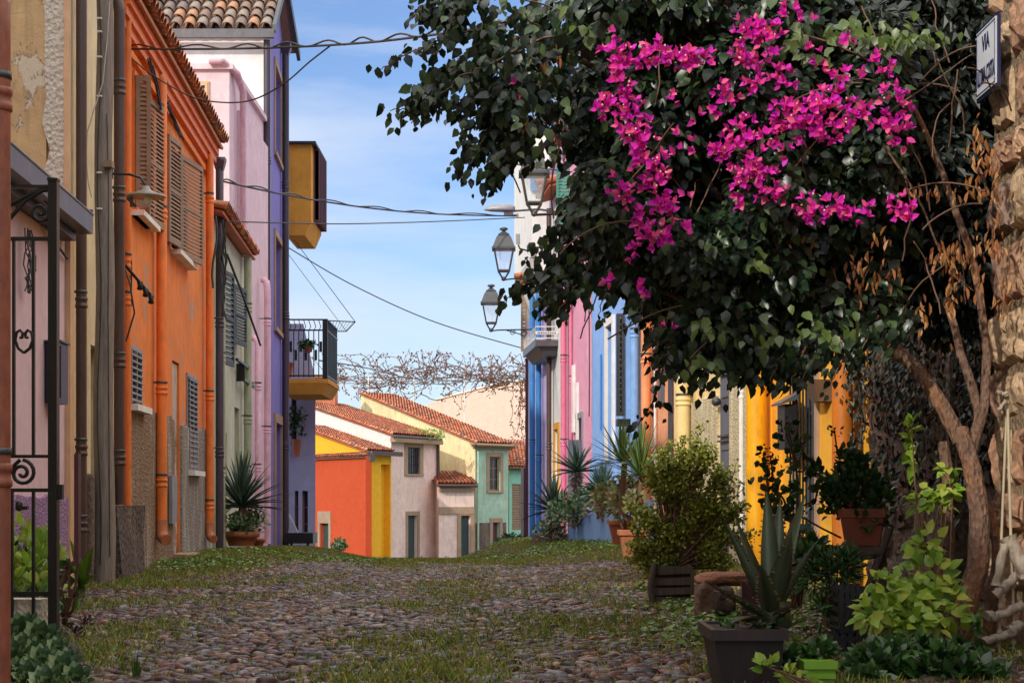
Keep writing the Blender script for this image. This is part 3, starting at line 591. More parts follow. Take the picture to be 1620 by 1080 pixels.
    Mf = lambda s, z, n: (s, 32-n, z); wn_ = window(t, Mf, (-6.05, -5.7, 8.22, 8.6), m_peach, depth=-.01); trim(t, Mf, (-6.05, -5.7, 8.22, 8.6), .03, .03, m_peach)
    # violet tower house
    t = thing('violet_house', 'tall house with white pink front and violet blue side wall', 'house', (-5.3, 38, 0))
    m = MB(); m.box(-10.5, lline(36.6), 36.6, 36.62, -.5, 10.75); m.build('front_wall', m_white, t)
    hs = [(37.5, 39.2, 8.45, 10.35), (37.5, 39.2, 4.6, 6.6), (37.5, 39.2, -.25, 2.5)]
    m = MB(); shell(m, ML, 36.63, 40.2, -.5, 10.75, 5, hs); m.quad(ML(36.63, 10.75, 0), ML(40.2, 10.75, 0), ML(40.2, 11.3, 0), ML(38.2, 12.2, 0)); m.build('side_wall', m_purple, t)
    for h in hs[:2]: window(t, ML, h, m_shgrey); trim(t, ML, h, .14, .04)
    door(t, ML, hs[2], m_shbrown); trim(t, ML, hs[2], .2, .05, sill=False, name='door_surround')
    rf = MB(); tile_roof(rf, (-10.6, 36.35, 10.82), (-5.1, 36.35, 10.82), (-5.1, 38.2, 12.35), (-10.6, 38.2, 12.35), pitch=.27, course=.42, r=.12); rf.quad((-10.6, 38.2, 12.35), (-5.1, 38.2, 12.35), (-5.1, 40.4, 11.35), (-10.6, 40.4, 11.35))
    rf.tube([(-10.6, 38.2, 12.42), (-5.1, 38.2, 12.42)], .12, 10); rf.build('roof', m_tileold, t)
    b = MB(); b.box(-10.6, -5.05, 36.2, 36.32, 10.6, 10.78); b.build('gutter', m_zinc, t)
    b = MB(); b.hexa([(-5.1, 36.3, 10.72), (-5.02, 36.3, 10.72), (-5.02, 38.2, 12.3), (-5.1, 38.2, 12.3), (-5.1, 36.3, 10.9), (-5.02, 36.3, 10.9), (-5.02, 38.2, 12.5), (-5.1, 38.2, 12.5)])
    b.hexa([(-5.1, 38.21, 12.3), (-5.02, 38.21, 12.3), (-5.02, 40.5, 11.2), (-5.1, 40.5, 11.2), (-5.1, 38.21, 12.5), (-5.02, 38.21, 12.5), (-5.02, 40.5, 11.4), (-5.1, 40.5, 11.4)]); b.build('verge_board', m_darkgrey, t)
    x = P(423, 0, 36.5)[0]; pipe(t, [(x, 36.45, 10.6), (x, 36.45, -.25)], .075, m_darkpipe, (8, 5, 2))
    x, y, _ = ML(39.3, 0, .11); pipe(t, [(x, y, 11.2), (x, y, -.3)], .08, m_darkpipe, (8, 5, 2)); b = MB(); b.lathe((x, y, 11.0), [(.08, 0), (.17, .15), (.17, .3)], 4, phase=.785, smooth=False); b.build('rain_hopper', m_darkpipe, t)
    # ochre bay
    t = thing('ochre_bay', 'ochre box bay jutting from the violet house high above the street', 'balcony', (-5.1, 41.2, 7))
    b = MB(); b.box(-5.6, P(492, 0, 40.4)[0], 40.4, 42.6, 7.4, 9.2); b.build('bay_wall', m_ochre, t)
    a = P(452, 0, 40.4)[0]; c = P(492, 0, 40.4)[0]; b = MB(); b.hexa([(a, 40.42, 7.05), (c-.15, 40.42, 7.05), (c-.15, 42.6, 7.05), (a, 42.6, 7.05), (a, 40.4, 7.4), (c, 40.4, 7.4), (c, 42.6, 7.4), (a, 42.6, 7.4)]); b.build('bay_base', m_ochre, t)
    b = MB(); b.box(-5.6, c+.12, 40.3, 42.7, 9.2, 9.26); b.build('bay_roof', m_black, t)
    b = MB(); b.box(c+.04, c+.12, 40.9, 42.6, 7.5, 9.15)
    for i in range(6): b.box(c, c+.15, 40.9+.3*i, 40.94+.3*i, 7.45, 9.2)
    b.build('side_railing', m_maroon, t)
    # lower balcony
    t = thing('iron_balcony', 'black iron railed balcony on ochre slab below the ochre bay', 'balcony', (-4.9, 41.4, 3.3))
    a = P(446, 0, 40.5)[0]; c = P(517, 0, 40.5)[0]; b = MB(); b.box(a, c+.04, 40.45, 43, 3.56, 3.66); b.hexa([(a, 40.55, 3.3), (c-.12, 40.55, 3.3), (c-.12, 42.9, 3.3), (a, 42.9, 3.3), (a, 40.45, 3.555), (c+.02, 40.45, 3.555), (c+.02, 43, 3.555), (a, 43, 3.555)]); b.build('floor_slab', m_ochre, t)
    b = MB(); zt = 5.05
    for z in (3.72, 4.8, zt): b.box(a, c, 40.48, 40.51, z, z+.035)
    n = 9
    for i in range(n): x = a+(c-a)*(i+.3)/n; b.box(x, x+.022, 40.485, 40.505, 3.7, 4.8); b.tube([(x+.011, 40.49, 4.8), (x+.06, 40.49, 4.9), (x+.011, 40.49, 5.05)], .01, 5)
    for i in range(n-1): x = a+(c-a)*(i+.8)/n; b.box(x-.03, x+.03, 40.48, 40.51, 4.1+.2*(i % 2), 4.35+.2*(i % 2))
    b.build('front_railing', m_black, t); b = MB()
    for z in (3.72, 4.8, zt): b.box(c-.02, c+.015, 40.48, 42.9, z, z+.035)
    for i in range(18): b.box(c-.01, c+.01, 40.5+.135*i, 40.53+.135*i, 3.7, zt)
    b.box(c-.1, c+.02, 40.47, 40.53, 3.66, 5.07); b.build('side_railing', m_black, t)
    for (xx, zz, nn, lab) in ((487, 545, 260, 'round dark green plant hanging on the iron balcony railing'),):
        p = V(P(xx, zz, 40.4)); pl = thing('hanging_plant', lab, 'plant', p); Pn = p+runit(nn)*RNG.uniform(.05, .2, (nn, 1))*V((1.2, .6, .7)); batch('leaves', m_leafdark, pl, SML_V, SML_F, Pn, runit(nn), runit(nn), .09)
        b = MB(); b.lathe(p-V((0, 0, .2)), [(.06, 0), (.1, .14), (.11, .16)], 10); b.build('pot', m_terra2, pl)
    p = V(P(456, 577, 40.8)); pl = thing('terracotta_pot', 'small orange pot on the iron balcony floor', 'pot', p-V((0, 0, .3))); b = MB(); b.lathe(p-V((0, 0, .3)), [(.08, 0), (.12, .3), (.14, .31), (.14, .36), (.11, .36)], 12); b.build('pot_body', m_terra, pl)
    # drying rack beyond the balcony
    t = thing('drying_rack', 'thin wire drying rack sticking out beside the iron balcony', 'drying rack', P(515, 518, 41.5)); b = MB()
    A, Bq, Cq, D = [V(P(*q)) for q in ((515, 507, 41.2), (562, 509, 41.2), (548, 524, 43.2), (515, 524, 43.2))]
    for p, q in ((A, Bq), (Bq, Cq), (Cq, D), (D, A)): b.tube([p, q], .014, 5)
    for i in range(9): k = (i+.5)/9; b.tube([A*(1-k)+Bq*k, D*(1-k)+Cq*k], .006, 4)
    b.build('rack_frame', m_darkgrey, t); b = MB(); b.tube([Bq, V(P(457, 368, 41.2))], .008, 4); b.tube([Cq, V(P(453, 398, 41.4))], .008, 4); b.build('stay_wire', m_cable, t)
    # lilac grey house end
    t = thing('lilac_grey_house', 'narrow lilac grey house front below the iron balcony', 'house', (-5.3, 42.8, -.6))
    Mf = lambda s, z, n: (s, 43.1-n, z); X = lambda x: P(x, 0, 43.1)[0]; Z = lambda y: zat(y, 43.1)
    hs = [(X(466), X(472), Z(850), Z(776)), (X(478), X(487), Z(855), Z(776)), (X(461), X(469), Z(705), Z(630))]
    m = MB(); m.facade(Mf, -8, X(499), -.9, Z(600), hs, .3); m.quad(Mf(X(499), -.9, 0), Mf(X(499), Z(600), 0), Mf(X(499)-1.6, Z(600), -6), Mf(X(499)-1.6, -.9, -6)); m.quad(Mf(-8, Z(600), 0), Mf(X(499), Z(600), 0), Mf(X(480), Z(512), 0), Mf(-8, Z(512), 0)); m.build('wall', m_lilacgrey, t)
    for i, h in enumerate(hs): window(t, Mf, h, m_terra if i < 2 else m_shbrown, .03, .26, 0)
    p = V(P(469, 700, 42.9)); pl = thing('wall_pot_plant', 'leafy plant in terracotta pot hung on the lilac grey wall', 'plant', p); b = MB(); b.lathe(p-V((0, 0, .15)), [(.08, -.2), (.12, .2), (.14, .24), (.1, .24)], 10); b.build('pot', m_terra, pl)
    Pn = p+V((0, 0, .5))+rnd(140)*V((.2, .15, .35)); batch('leaves', m_leafdark, pl, SML_V, SML_F, Pn, runit(140)+V((0, 0, .5)), runit(140), .13)
    # covered handcart / bench
    t = thing('covered_bench', 'low black bench with a grey cloth draped over its left end', 'bench', P(475, 868, 39)); 
    a, c = P(452, 0, 39)[0], P(496, 0, 39)[0]; b = MB(); z0 = G(-4.9, 39); b.box(a, c, 38.9, 39.8, z0+.1, z0+.34); b.build('body', m_black, t); b = MB(); b.box(a+.1, a+.16, 39, 39.06, z0, z0+.1); b.box(c-.16, c-.1, 39, 39.06, z0, z0+.1); b.build('leg', m_black, t)
    b = MB(); q = [V(P(452, 852, 39.2)), V(P(475, 853, 39.2)), V(P(453, 808, 39.5))]; dpt = V((0, .35, 0)); b.add([*q, *(k+dpt for k in q), (q[1]+q[2])/2+V((.03, -.05, 0))], [(0, 1, 6), (0, 6, 2), (3, 5, 4), (1, 4, 5, 2, 6), (0, 2, 5, 3)]); b.build('cloth', m_bluetarp, t)
left_row()
# ---------------------------------------------------------------- FAR HOUSES beyond the crest
def far_house(name, label, A, B, D, zb, ze, zr, wallA, wallD, tiles, holes=(), loc=None, verge=.12, over=.25, plinth_mat=None, plinth_z=None, gut=m_brownpipe):
    """A near corner, B end of the eave front, D end of the gable side (all x,y); mono-pitch roof rising from front to D side"""
    t = thing(name, label, 'house', (A[0], A[1], zb)); A, B, D = V(A), V(B), V(D); C_ = B+D-A
    ln = np.linalg.norm(B-A); u = (B-A)/ln; n = V((u[1], -u[0])); n = n if n[1] < 0 else -n
    M = lambda s, z, k: (A[0]+u[0]*s+n[0]*k, A[1]+u[1]*s+n[1]*k, z)
    m = MB(); m.facade(M, 0, ln, zb, ze, list(holes), .3); m.build('front_wall', wallA, t)
    m = MB(); off = -n*.004
    m.quad((*(A+off), zb), (*(D+off), zb), (*(D+off), zr), (*(A+off), ze)); m.quad((*B, zb), (*C_, zb), (*C_, zr), (*B, ze)); m.quad((*D, zb), (*C_, zb), (*C_, zr), (*D, zr)); m.build('gable_wall', wallD, t)
    g = nrm(D-A); sl = (zr-ze)/np.linalg.norm(D-A); o = -g*over
    a, b = A+o-u*verge, B+o+u*verge; c, d = C_+u*verge, D-u*verge
    rf = MB(); tile_roof(rf, (*a, ze+.1-sl*over), (*b, ze+.1-sl*over), (*c, zr+.1), (*d, zr+.1), .21, .38, .09); rf.build('roof', tiles, t)
    b_ = MB(); b_.tube([(*(a+n*.05), ze+.02-sl*over), (*(b+n*.05), ze+.02-sl*over)], .07, 8); b_.build('gutter', gut, t)
    if plinth_mat:
        q = MB(); hs = sorted([h for h in holes if h[2] < plinth_z]); s0 = 0
        for h in hs+[(ln, ln)]:
            if h[0]-.2 > s0: q.mbox(M, s0, h[0]-.2, zb, plinth_z, 0, .03)
            s0 = h[1]+.2
        q.build('plinth', plinth_mat, t)
    return t, M, ln, u, n
def far():
    X = lambda x, d: P(x, 0, d)[0]
    def SZ(A, u, x, y):   # image point on the front -> (s, z)
        k = (x-CX)/F; s = (k*A[1]-A[0])/(u[0]-k*u[1]); d = A[1]+u[1]*s; return s, zat(y, d)
    def hole(A, u, x0, x1, y0, y1): s0, z1 = SZ(A, u, x0, y0); s1, _ = SZ(A, u, x1, y0); _, z0 = SZ(A, u, x0, y1); return (s0, s1, z0, z1)
    def fdir(A, B): u = V(B)-V(A); return u/np.linalg.norm(u)
    zb = -2.6
    # yellow house with red side annex
    A, B, D = (X(579, 76), 76), (X(619, 78), 78), (X(470, 84), 84); u = fdir(A, B); h = hole(A, u, 603, 617, 734, 900)
    t, M, ln, u, n = far_house('yellow_house', 'small yellow house with deep ochre recess and long brown gutter', A, B, D, zb, 2.9, 4.35, m_yellow, m_yellow, m_tilebright, [h], over=.2)
    b = MB(); b.mbox(M, -.25, ln+.55, 2.78, 2.98, .1, .3); b.build('front_gutter', m_brownpipe, t); b = MB(); b.mbox(M, -.2, .2, 2.5, 2.85, .05, .35); b.build('gutter_box', m_darkgrey, t)
    b = MB(); b.mbox(M, .05, .4, -2.2, -1.35, .0, .06); b.build('vent_grille', m_black, t)
    t = thing('red_annex', 'bright red orange wall house with tiled coping and stone framed door', 'house', (X(540, 79), 79, zb))
    A2, B2 = (X(495, 78.5), 79.8), (X(578.5, 75.6), 75.6); A2 = (X(480, 81), 81); u2 = fdir(A2, B2); L2 = np.linalg.norm(V(B2)-V(A2)); n2 = V((u2[1], -u2[0])); n2 = n2 if n2[1] < 0 else -n2
    M2 = lambda s, z, k: (A2[0]+u2[0]*s+n2[0]*k, A2[1]+u2[1]*s+n2[1]*k, z)
    h = hole(A2, u2, 507, 521, 827, 900); m = MB(); m.facade(M2, 0, L2, zb, 2.72, [h], .25); m.quad(M2(L2, zb, 0), M2(L2, 2.72, 0), M2(L2, 2.72, -.3), M2(L2, zb, -.3)); m.build('wall', m_redwall, t)
    door(t, M2, h, m_darkgreen); a, b, c, d = h; m = MB(); m.mbox(M2, a-.2, a-.002, c, d, 0, .05); m.mbox(M2, b+.002, b+.2, c, d, 0, .05); m.mbox(M2, a-.2, b+.2, d+.002, d+.55, 0, .055); m.build('door_surround', m_stoneframe, t)
    rf = MB(); tile_roof(rf, M2(0, 2.72, .12), M2(L2, 2.72, .12), M2(L2, 2.88, -.35), M2(0, 2.88, -.35), .2, .3); rf.build('coping', m_tilebright, t)
    # pale pink house
    A, B, D = (X(619, 80), 80), (X(692, 84), 84), (X(470, 92), 92); u = fdir(A, B)
    hs = [hole(A, u, 645, 664, 707, 749), hole(A, u, 645, 660, 815, 900)]
    t, M, ln, u, n = far_house('pale_pink_house', 'pale pink two storey house with barred stone window above green door', A, B, D, zb, 3.78, 6.0, m_palepink, m_white, m_tilebright, hs, gut=m_zinc)
    b = MB(); b.mbox(M, -.1, ln+.1, 3.5, 3.7, .0, .28); b.build('cornice', m_stoneframe, t)
    w_ = window(t, M, hs[0], m_black); trim(t, M, hs[0], .32, .03); b = MB(); 
    for k in range(5): x = hs[0][0]+(hs[0][1]-hs[0][0])*(k+.5)/5; b.mbox(M, x-.02, x+.02, hs[0][2], hs[0][3], .0, .03)
    b.build('window_bars', m_black, w_); door(t, M, hs[1], m_darkgreen); trim(t, M, hs[1], .2, .03, sill=False, name='door_surround')
    x, y, _ = M(ln-.1, 0, .1); pipe(t, [(x, y, 3.5), (x, y, zb)], .075, m_brownpipe, (1.5, -.5))
    pl = thing('roof_weeds', 'green and yellow plants growing in the pale pink house gutter', 'plant', M(ln*.7, 3.8, .2)); k = 160
    Pn = V(M(ln*.7, 3.95, .2))+rnd(k)*V((.9, .3, .2)); batch('leaves', m_leafsun, pl, SML_V, SML_F, Pn, runit(k)+V((0, 0, .6)), runit(k), .17)
    # small pale pink house
    A, B, D = (X(694, 82.5), 82.5), (X(750, 83.6), 83.6), (X(680, 86), 86); u = fdir(A, B); hs = [hole(A, u, 729, 744, 815, 900)]
    t, M, ln, u, n = far_house('low_pink_house', 'low pink house squeezed between the taller pink and mint houses', A, B, D, zb, 1.5, 2.1, m_palepink, m_palepink, m_tilebright, hs)
    door(t, M, hs[0], m_darkgreen); trim(t, M, hs[0], .22, .04, sill=False, name='door_surround'); b = MB(); b.mbox(M, .02, ln-.02, 1.22, 1.36, .0, .16); b.mbox(M, .02, ln-.02, .1, .45, .0, .06); b.build('stone_band', m_stoneframe, t)
    # cream gable and mint front
    A, B, D = (X(752, 84.5), 84.5), (X(804, 86.5), 86.5), (X(571, 97), 97); u = fdir(A, B)
    hs = [hole(A, u, 774, 791, 722, 776), hole(A, u, 779, 790, 826, 900)]
    t, M, ln, u, n = far_house('mint_house', 'tall house with long cream gable and mint green front', A, B, D, zb, 3.55, 6.75, m_mint, m_creamy, m_tilebright, hs, plinth_mat=m_gravel, plinth_z=-.35, gut=m_stoneframe)
    b = MB()
    for i, k in enumerate((.1, .2, .32)): b.mbox(M, -.1-k, ln+.1+k, 3.3+.1*i, 3.395+.1*i, .0, k)
    b.build('cornice', m_stoneframe, t); w_ = window(t, M, hs[0], m_shbrown, .07); trim(t, M, hs[0], .22, .04); door(t, M, hs[1], m_maroon); trim(t, M, hs[1], .22, .04, sill=False, name='door_surround')
    b = MB(); louver(b, M(hs[0][1]-.12, hs[0][2]+.05, -.1), (u[0], u[1], 0), (0, 0, 1), (n[0], n[1], 0), .1, 1.5, 14); b.build('shutter', m_shbrown, w_)
    x, y, _ = M(.1, 0, .1); pipe(t, [(x, y, 3.2), (x, y, zb)], .05, m_mint, (1.5,))
    # bright mint low house at the right
    A, B, D = (X(805.5, 87.5), 87.5), (X(846, 88.5), 88.5), (X(800, 92), 92); u = fdir(A, B); hs = [hole(A, u, 810, 824, 765, 838)]
    t, M, ln, u, n = far_house('low_mint_house', 'low bright mint house with tall closed brown louvred shutter', A, B, D, zb, 2.45, 3.9, m_mint2, m_mint2, m_tilebright, hs, plinth_mat=m_maroon, plinth_z=-.5)
    w_ = window(t, M, hs[0], m_shbrown); b = MB(); h = hs[0]; louver(b, M(h[0], h[2], -.06), (u[0], u[1], 0), (0, 0, 1), (n[0], n[1], 0), h[1]-h[0], h[3]-h[2], 18); b.build('shutter', m_shbrown, w_)
    # pale salmon gable far behind
    t = thing('salmon_gable_house', 'large windowless pale salmon gable wall behind the mint house', 'house', (X(760, 118), 118, zb))
    pts = [(600, 672), (690, 633), (800, 604), (870, 606), (870, 900), (600, 900)]; b = MB(); f = [V(P(x, y, 118)) for x, y in pts]; bk = [p+V((0, 6, 0)) for p in f]
    k = len(f); b.add([*f, *bk], [tuple(range(k)), tuple(range(2*k-1, k-1, -1))]+[(i, (i+1) % k, (i+1) % k+k, i+k) for i in range(k)]); b.build('wall', m_salmonfar, t)
    rf = MB()
    for i in (0, 1, 2): tile_roof(rf, f[i]-V((0, .3, -.02)), f[i+1]-V((0, .3, -.02)), bk[i+1]+V((0, 0, .02)), bk[i]+V((0, 0, .02)), .3, .5, .12) if i < 0 else None
    rf.tube([f[1]+V((0, 0, .03)), f[2]+V((0, 0, .03)), f[3]+V((0, 0, .03))], .07, 6); rf.build('coping', m_salmonfar, t)
    t = thing('chimney_block', 'weathered salmon chimney block beside the iron balcony', 'chimney', (X(514, 93), 93, 4)); b = MB(); b.box(X(498, 93), X(530, 93), 93, 94.5, 3, zat(597, 93)); b.build('stack', m_terra, t); b = MB(); b.box(X(496, 93), X(532, 93), 92.9, 94.6, zat(596.8, 93), zat(592, 93)); b.build('cap', m_stoneframe, t)
    # pergola
    t = thing('pergola', 'metal pergola covered by tangled leafless vine above the far roofs', 'pergola', (X(650, 99), 99.5, -2)); b = MB()
    for x in (583, 655, 735): b.tube([(X(x, 99), 99, 0), (X(x, 99), 99, zat(596, 99))], .045, 6)
    b.each('post', m_white, t); b = MB()
    for yy, dd in ((600, 99), (594, 100.5), (604, 99.8)): b.tube([P(530, yy+2, dd), P(700, yy+3, dd), P(835, yy-8, dd)], .028, 6)
    for i in range(18): x = 535+i*17; b.tube([P(x, 605, 98.6), P(x+4, 590, 101.2)], .016, 5)
    b.each('rail', m_grey, t)
    rr = random.Random(21); st = MB(); Pn = []
    for i in range(190):
        x = rr.uniform(522, 830); y = rr.gauss(596, 11); d = rr.uniform(98.4, 101); p = [V(P(x, y, d))]; v = V((rr.gauss(0, 1), 0, rr.gauss(.15, .45)))
        for _ in range(rr.randint(4, 9)):
            v = nrm(v+V((rr.gauss(0, .5), rr.gauss(0, .3), rr.gauss(-.04, .35)))); p.append(p[-1]+v*.3)
            px_, pz_ = p[-1][0], p[-1][2]
            if pz_ > zat(560, 99) : v[2] = -abs(v[2])
            Pn += [p[-1]+V((rr.gauss(0, .09), 0, rr.gauss(0, .09))) for _ in range(rr.choice((0, 1, 1, 2)))]
        st.tube(p, [.028*(1-.6*i/len(p)) for i in range(len(p))], 4, False)
    for i in range(5):
        x = rr.uniform(812, 832); p = [V(P(x, 600, 98.8))]
        for _ in range(11): p.append(p[-1]+V((rr.gauss(0, .1), rr.gauss(0, .08), -.3))); Pn += [p[-1]+V((rr.gauss(0, .12), 0, rr.gauss(0, .12))) for _ in range(2)]
        st.tube(p, .02, 4, False)
    vn = thing('grape_vine', 'tangled grape vine with sparse reddish leaves over the pergola', 'vine', (X(680, 99), 99.5, 5)); st.build('stems', m_twig, vn); Pn = V(Pn); k = len(Pn)
    batch('leaves', m_vinered, vn, SML_V, SML_F, Pn, runit(k)-V((0, 0, .7)), runit(k)+V((0, -1, 0)), RNG.uniform(.12, .24, k))
    # shrubs at the feet of the far houses
    for (cx, cy, rx, ry, d, lab) in ((813, 856, 36, 20, 46, 'low dark green shrub below the shuttered mint house'), (537, 858, 14, 12, 62, 'small dark shrub at the foot of the red orange wall')):
        c = V(P(cx, cy, d)); r = V((rx*d/F, .5, ry*d/F)); k = 900 if rx > 20 else 260; s = thing('shrub', lab, 'shrub', c-V((0, 0, r[2]))); q = runit(k)*(RNG.uniform(0, 1, (k, 1))**.5)*r; q[:, 2] = np.abs(q[:, 2])*1.6-r[2]
        batch('leaves', m_leafdark, s, SML_V, SML_F, c+q, runit(k)+V((0, 0, .5)), runit(k), .14); b = MB()
        for _ in range(8): b.tube([c-V((0, 0, r[2]*1.5)), c+runit(1)[0]*r*.8], .02, 5)
        b.build('stems', m_twig, s)
far()
# ---------------------------------------------------------------- RIGHT ROW
def drn(x, n): return (4.356-n)/((x-810)/F+.0854)
def right_row():
    def rp(parent, px, w_, y0, y1, mat, n=.1, cols=(), shoe=None):
        d = drn(px, n); r = w_*d/2/F; x, y, _ = MR(d, 0, n); z0 = zat(y0, d); z1 = zat(y1, d)
        return pipe(parent, [(x, y, z0), (x, y, z1)], r, mat, cols, shoe)
    us = nrm(V(MR(1, 0, 0))-V(MR(0, 0, 0)))
    def house(name, lab, x0, x1, zt, mat, hs=()):
        a, b = dr(x1), dr(x0); t = thing(name, lab, 'house', MR((a+b)/2, G(rline((a+b)/2), (a+b)/2), 0)); m = MB(); shell(m, MR, a+.01, b-.01, -.8, zt, 6, list(hs), .2); m.build('wall', mat, t)
        rf = MB(); tile_roof(rf, MR(a, zt+.03, .3), MR(b, zt+.03, .3), MR(b, zt+1.2, -4), MR(a, zt+1.2, -4)); rf.build('roof', m_tile, t); return t
    # blue end house
    t = house('blue_lilac_house', 'farthest right row house with two bright blue downpipes', 832.5, 856, 9.6, m_lilac, [(43.2, 44.4, 3.9, 6.0)])
    window(t, MR, (43.2, 44.4, 3.9, 6.0)); rp(t, 842, 9, 300, 852, m_bluepipe, .2, (2.2,)); rp(t, 852, 9, 300, 850, m_bluepipe, .12, (1.8,))
    b = MB(); b.mbox(MR, 43.1, 43.9, -.1, 1.6, .34, .38); b.build('door_leaf', m_maroon, t)
    b = MB(); louver(b, P(824, 556, 44.6), (1, 0, 0), (0, 0, 1), (0, -1, 0), .17, 1.75, 16); b.build('shutter', m_shbrown, t, label='dark louvred shutter open at right angles')
    b = MB(); b.box(P(831, 0, 46)[0], P(836, 0, 46)[0], 45.9, 46.0, -.3, 4.6); b.build('corner_strip', m_maroon, t)
    b = MB(); b.mbox(MR, 40.6, 45.4, 6.6, 9.6, .003, .42); o = b.build('upper_bay', m_white, t); b = MB()
    q = [MR(40.6, 6.6, .42), MR(45.4, 6.6, .42), MR(45.4, 5.5, .01), MR(40.6, 5.5, .01), MR(40.6, 6.6, .0), MR(45.4, 6.6, .0)]; b.add(q, [(0, 1, 2, 3), (0, 3, 4), (1, 5, 2)]); b.build('bay_soffit', m_white, t)
    b = MB(); b.box(P(839, 0, 40.5)[0], P(850, 0, 40.5)[0], 40.5, 40.58, zat(302, 40.5), zat(245, 40.5)); b.build('bay_shutter', m_bluepipe, t)
    t = house('lilac_house', 'narrow lilac house with dark brown downpipe near the far end', 856, 872, 8.2, m_lilac); rp(t, 868.5, 8, 330, 850, m_brownpipe, .12, (4, 2))
    t2 = house('white_house', 'narrow off white house with small iron balcony beside the pink pipe', 872, 889, 7.8, m_white, [(38.6, 39.3, 0, 2.4)]); door(t2, MR, (38.6, 39.3, 0, 2.4), m_ochre); trim(t2, MR, (38.6, 39.3, 0, 2.4), .15, .04, m_ochre, False, 'door_surround')
    # balcony
    bal = thing('small_balcony', 'small white railed balcony with dark underside on the far right row', 'balcony', MR(40, 4.1, .2)); b = MB(); b.mbox(MR, 38.7, 41.8, 4.28, 4.42, .0, .52); b.build('floor_slab', m_zinc, bal)
    b = MB(); q = [MR(38.8, 4.277, .0), MR(41.7, 4.277, .0), MR(41.7, 4.277, .45), MR(38.8, 4.277, .45), MR(38.9, 4.08, .0), MR(41.6, 4.08, .0), MR(41.6, 4.08, .3), MR(38.9, 4.08, .3)]; b.hexa([q[4], q[5], q[6], q[7], q[0], q[1], q[2], q[3]]); b.build('underside', m_darkgrey, bal)
    b = MB()
    for z in (4.46, 4.72): b.tube([MR(38.72, z, .02), MR(38.72, z, .5), MR(41.78, z, .5), MR(41.78, z, .02)], .012, 5)
    for k in range(12):
        for (p) in ([MR(38.72, 4.58, .04+.04*k)],): b.lathe(p[0], [(.035, -.006), (.042, 0), (.035, .006)], 8, ax=(1, 0, 0), ay=(0, 0, 1), az=(0, 1, 0))
        b.tube([MR(38.9+.25*k, 4.46, .5), MR(38.96+.25*k, 4.6, .5), MR(38.9+.25*k, 4.72, .5)], .008, 4)
    b.build('railing', m_white, bal)
    # hot pink
    hs = [(34.35, 35.2, -.1, 2.45), (33.9, 34.6, 5.0, 6.2)]
    t = house('hot_pink_house', 'hot pink house with thick pink downpipe and narrow slate door', 889, 936, 8.6, m_hotpink, hs); rp(t, 891.5, 9.5, 430, 850, m_hotpinkpipe, .12, (5, 3.8, 2)); rp(t, 903, 5, 430, 850, m_hotpinkpipe, .05, (3.3,))
    door(t, MR, hs[0], m_doorgrey); trim(t, MR, hs[0], .12, .03, m_grey, False, 'door_surround'); window(t, MR, hs[1])
    b = MB(); b.mbox(MR, 35.5, 35.75, 2.2, 3.6, .002, .06); b.mbox(MR, 34.95, 35.1, 2.0, 3.2, .002, .05); b.build('meter_box', m_white, t); b = MB(); b.mbox(MR, 34.25, 34.3, .8, 2.0, .0, .3); b.build('door_shutter', m_doorgrey, t)
    b = MB(); b.tube([MR(37.5, 4.6, .06), MR(36.4, 4.65, .05), MR(35, 5.1, .06), MR(33.4, 5.3, .07)], .012, 5); b.tube([MR(33.5+.3*math.sin(i*.9)*.5, 5.2-.13*i, .07) for i in range(8)], .012, 5); b.build('cable', m_cable, t)
    b = MB(); louver(b, P(880, 372, 36.6), (1, 0, 0), (0, 0, 1), (0, -1, 0), .34, 1.45, 18); b.build('shutter', m_shteal, t, label='teal louvred shutter open at right angles')
    # blue
    hs = [(30.0, 30.75, .2, 3.9), (27.95, 28.6, 2.3, 3.85), (28.6, 29.5, 5.2, 6.8)]
    t = house('sky_blue_house', 'sky blue house with white framed recess and dark open shutter', 936.5, 1013, 8.2, m_blue, hs)
    window(t, MR, hs[0], m_white, hb=3); trim(t, MR, hs[0], .14, .05, m_white); w_ = window(t, MR, hs[1], m_black); window(t, MR, hs[2])
    b = MB(); louver(b, MR(28.62, 2.2, .02), us*.25+V((-.97, 0, 0)), (0, 0, 1), us*.97+V((-.25, 0, 0)), .13, 1.72, 16); b.mbox(MR, 27.9, 28.1, 2.0, 2.12, .02, .25); b.build('shutter', m_black, w_)
    rp(t, 1004, 13, 440, 830, m_bluepipe2, .12, (3.4,)); rp(t, 1012, 6, 440, 830, m_bluepipe2, .03); rp(t, 950.5, 3, 560, 680, m_bluepipe, .03)
    b = MB(); b.mbox(MR, 29.6, 32.9, 0, 1.5, .002, .05); b.build('plinth', m_blue, t)
    b = MB(); b.tube([MR(33, 5.0, .05), MR(32.7, 3.4, .08), MR(32.9, 2.4, .06)], .012, 5); b.build('cable', m_cable, t)
    # salmon
    hs = [(24.15, 24.7, .1, 3.2), (25.0, 25.5, 3.3, 4.4)]
    t = house('salmon_house', 'salmon orange house with matching thick pipe beside the blue pipe', 1013.5, 1066, 7.8, m_salmon, hs); door(t, MR, hs[0], m_black, .03, 5); window(t, MR, hs[1])
    rp(t, 1022, 16, 440, 860, m_salmonpipe, .13, (2.9,)); rp(t, 1036.5, 4.5, 440, 860, m_white, .04); b = MB(); b.mbox(MR, 24.9, 25.2, 2.2, 2.7, .002, .05); b.build('meter_box', m_doorgrey, t); b = MB(); b.mbox(MR, 24.85, 25.2, 2.95, 4.4, .0, .1); b.build('shutter', m_maroon, t)
    # pale yellow
    hs = [(20.35, 21.0, .05, 2.6), (21.6, 22.4, 3.5, 4.9)]
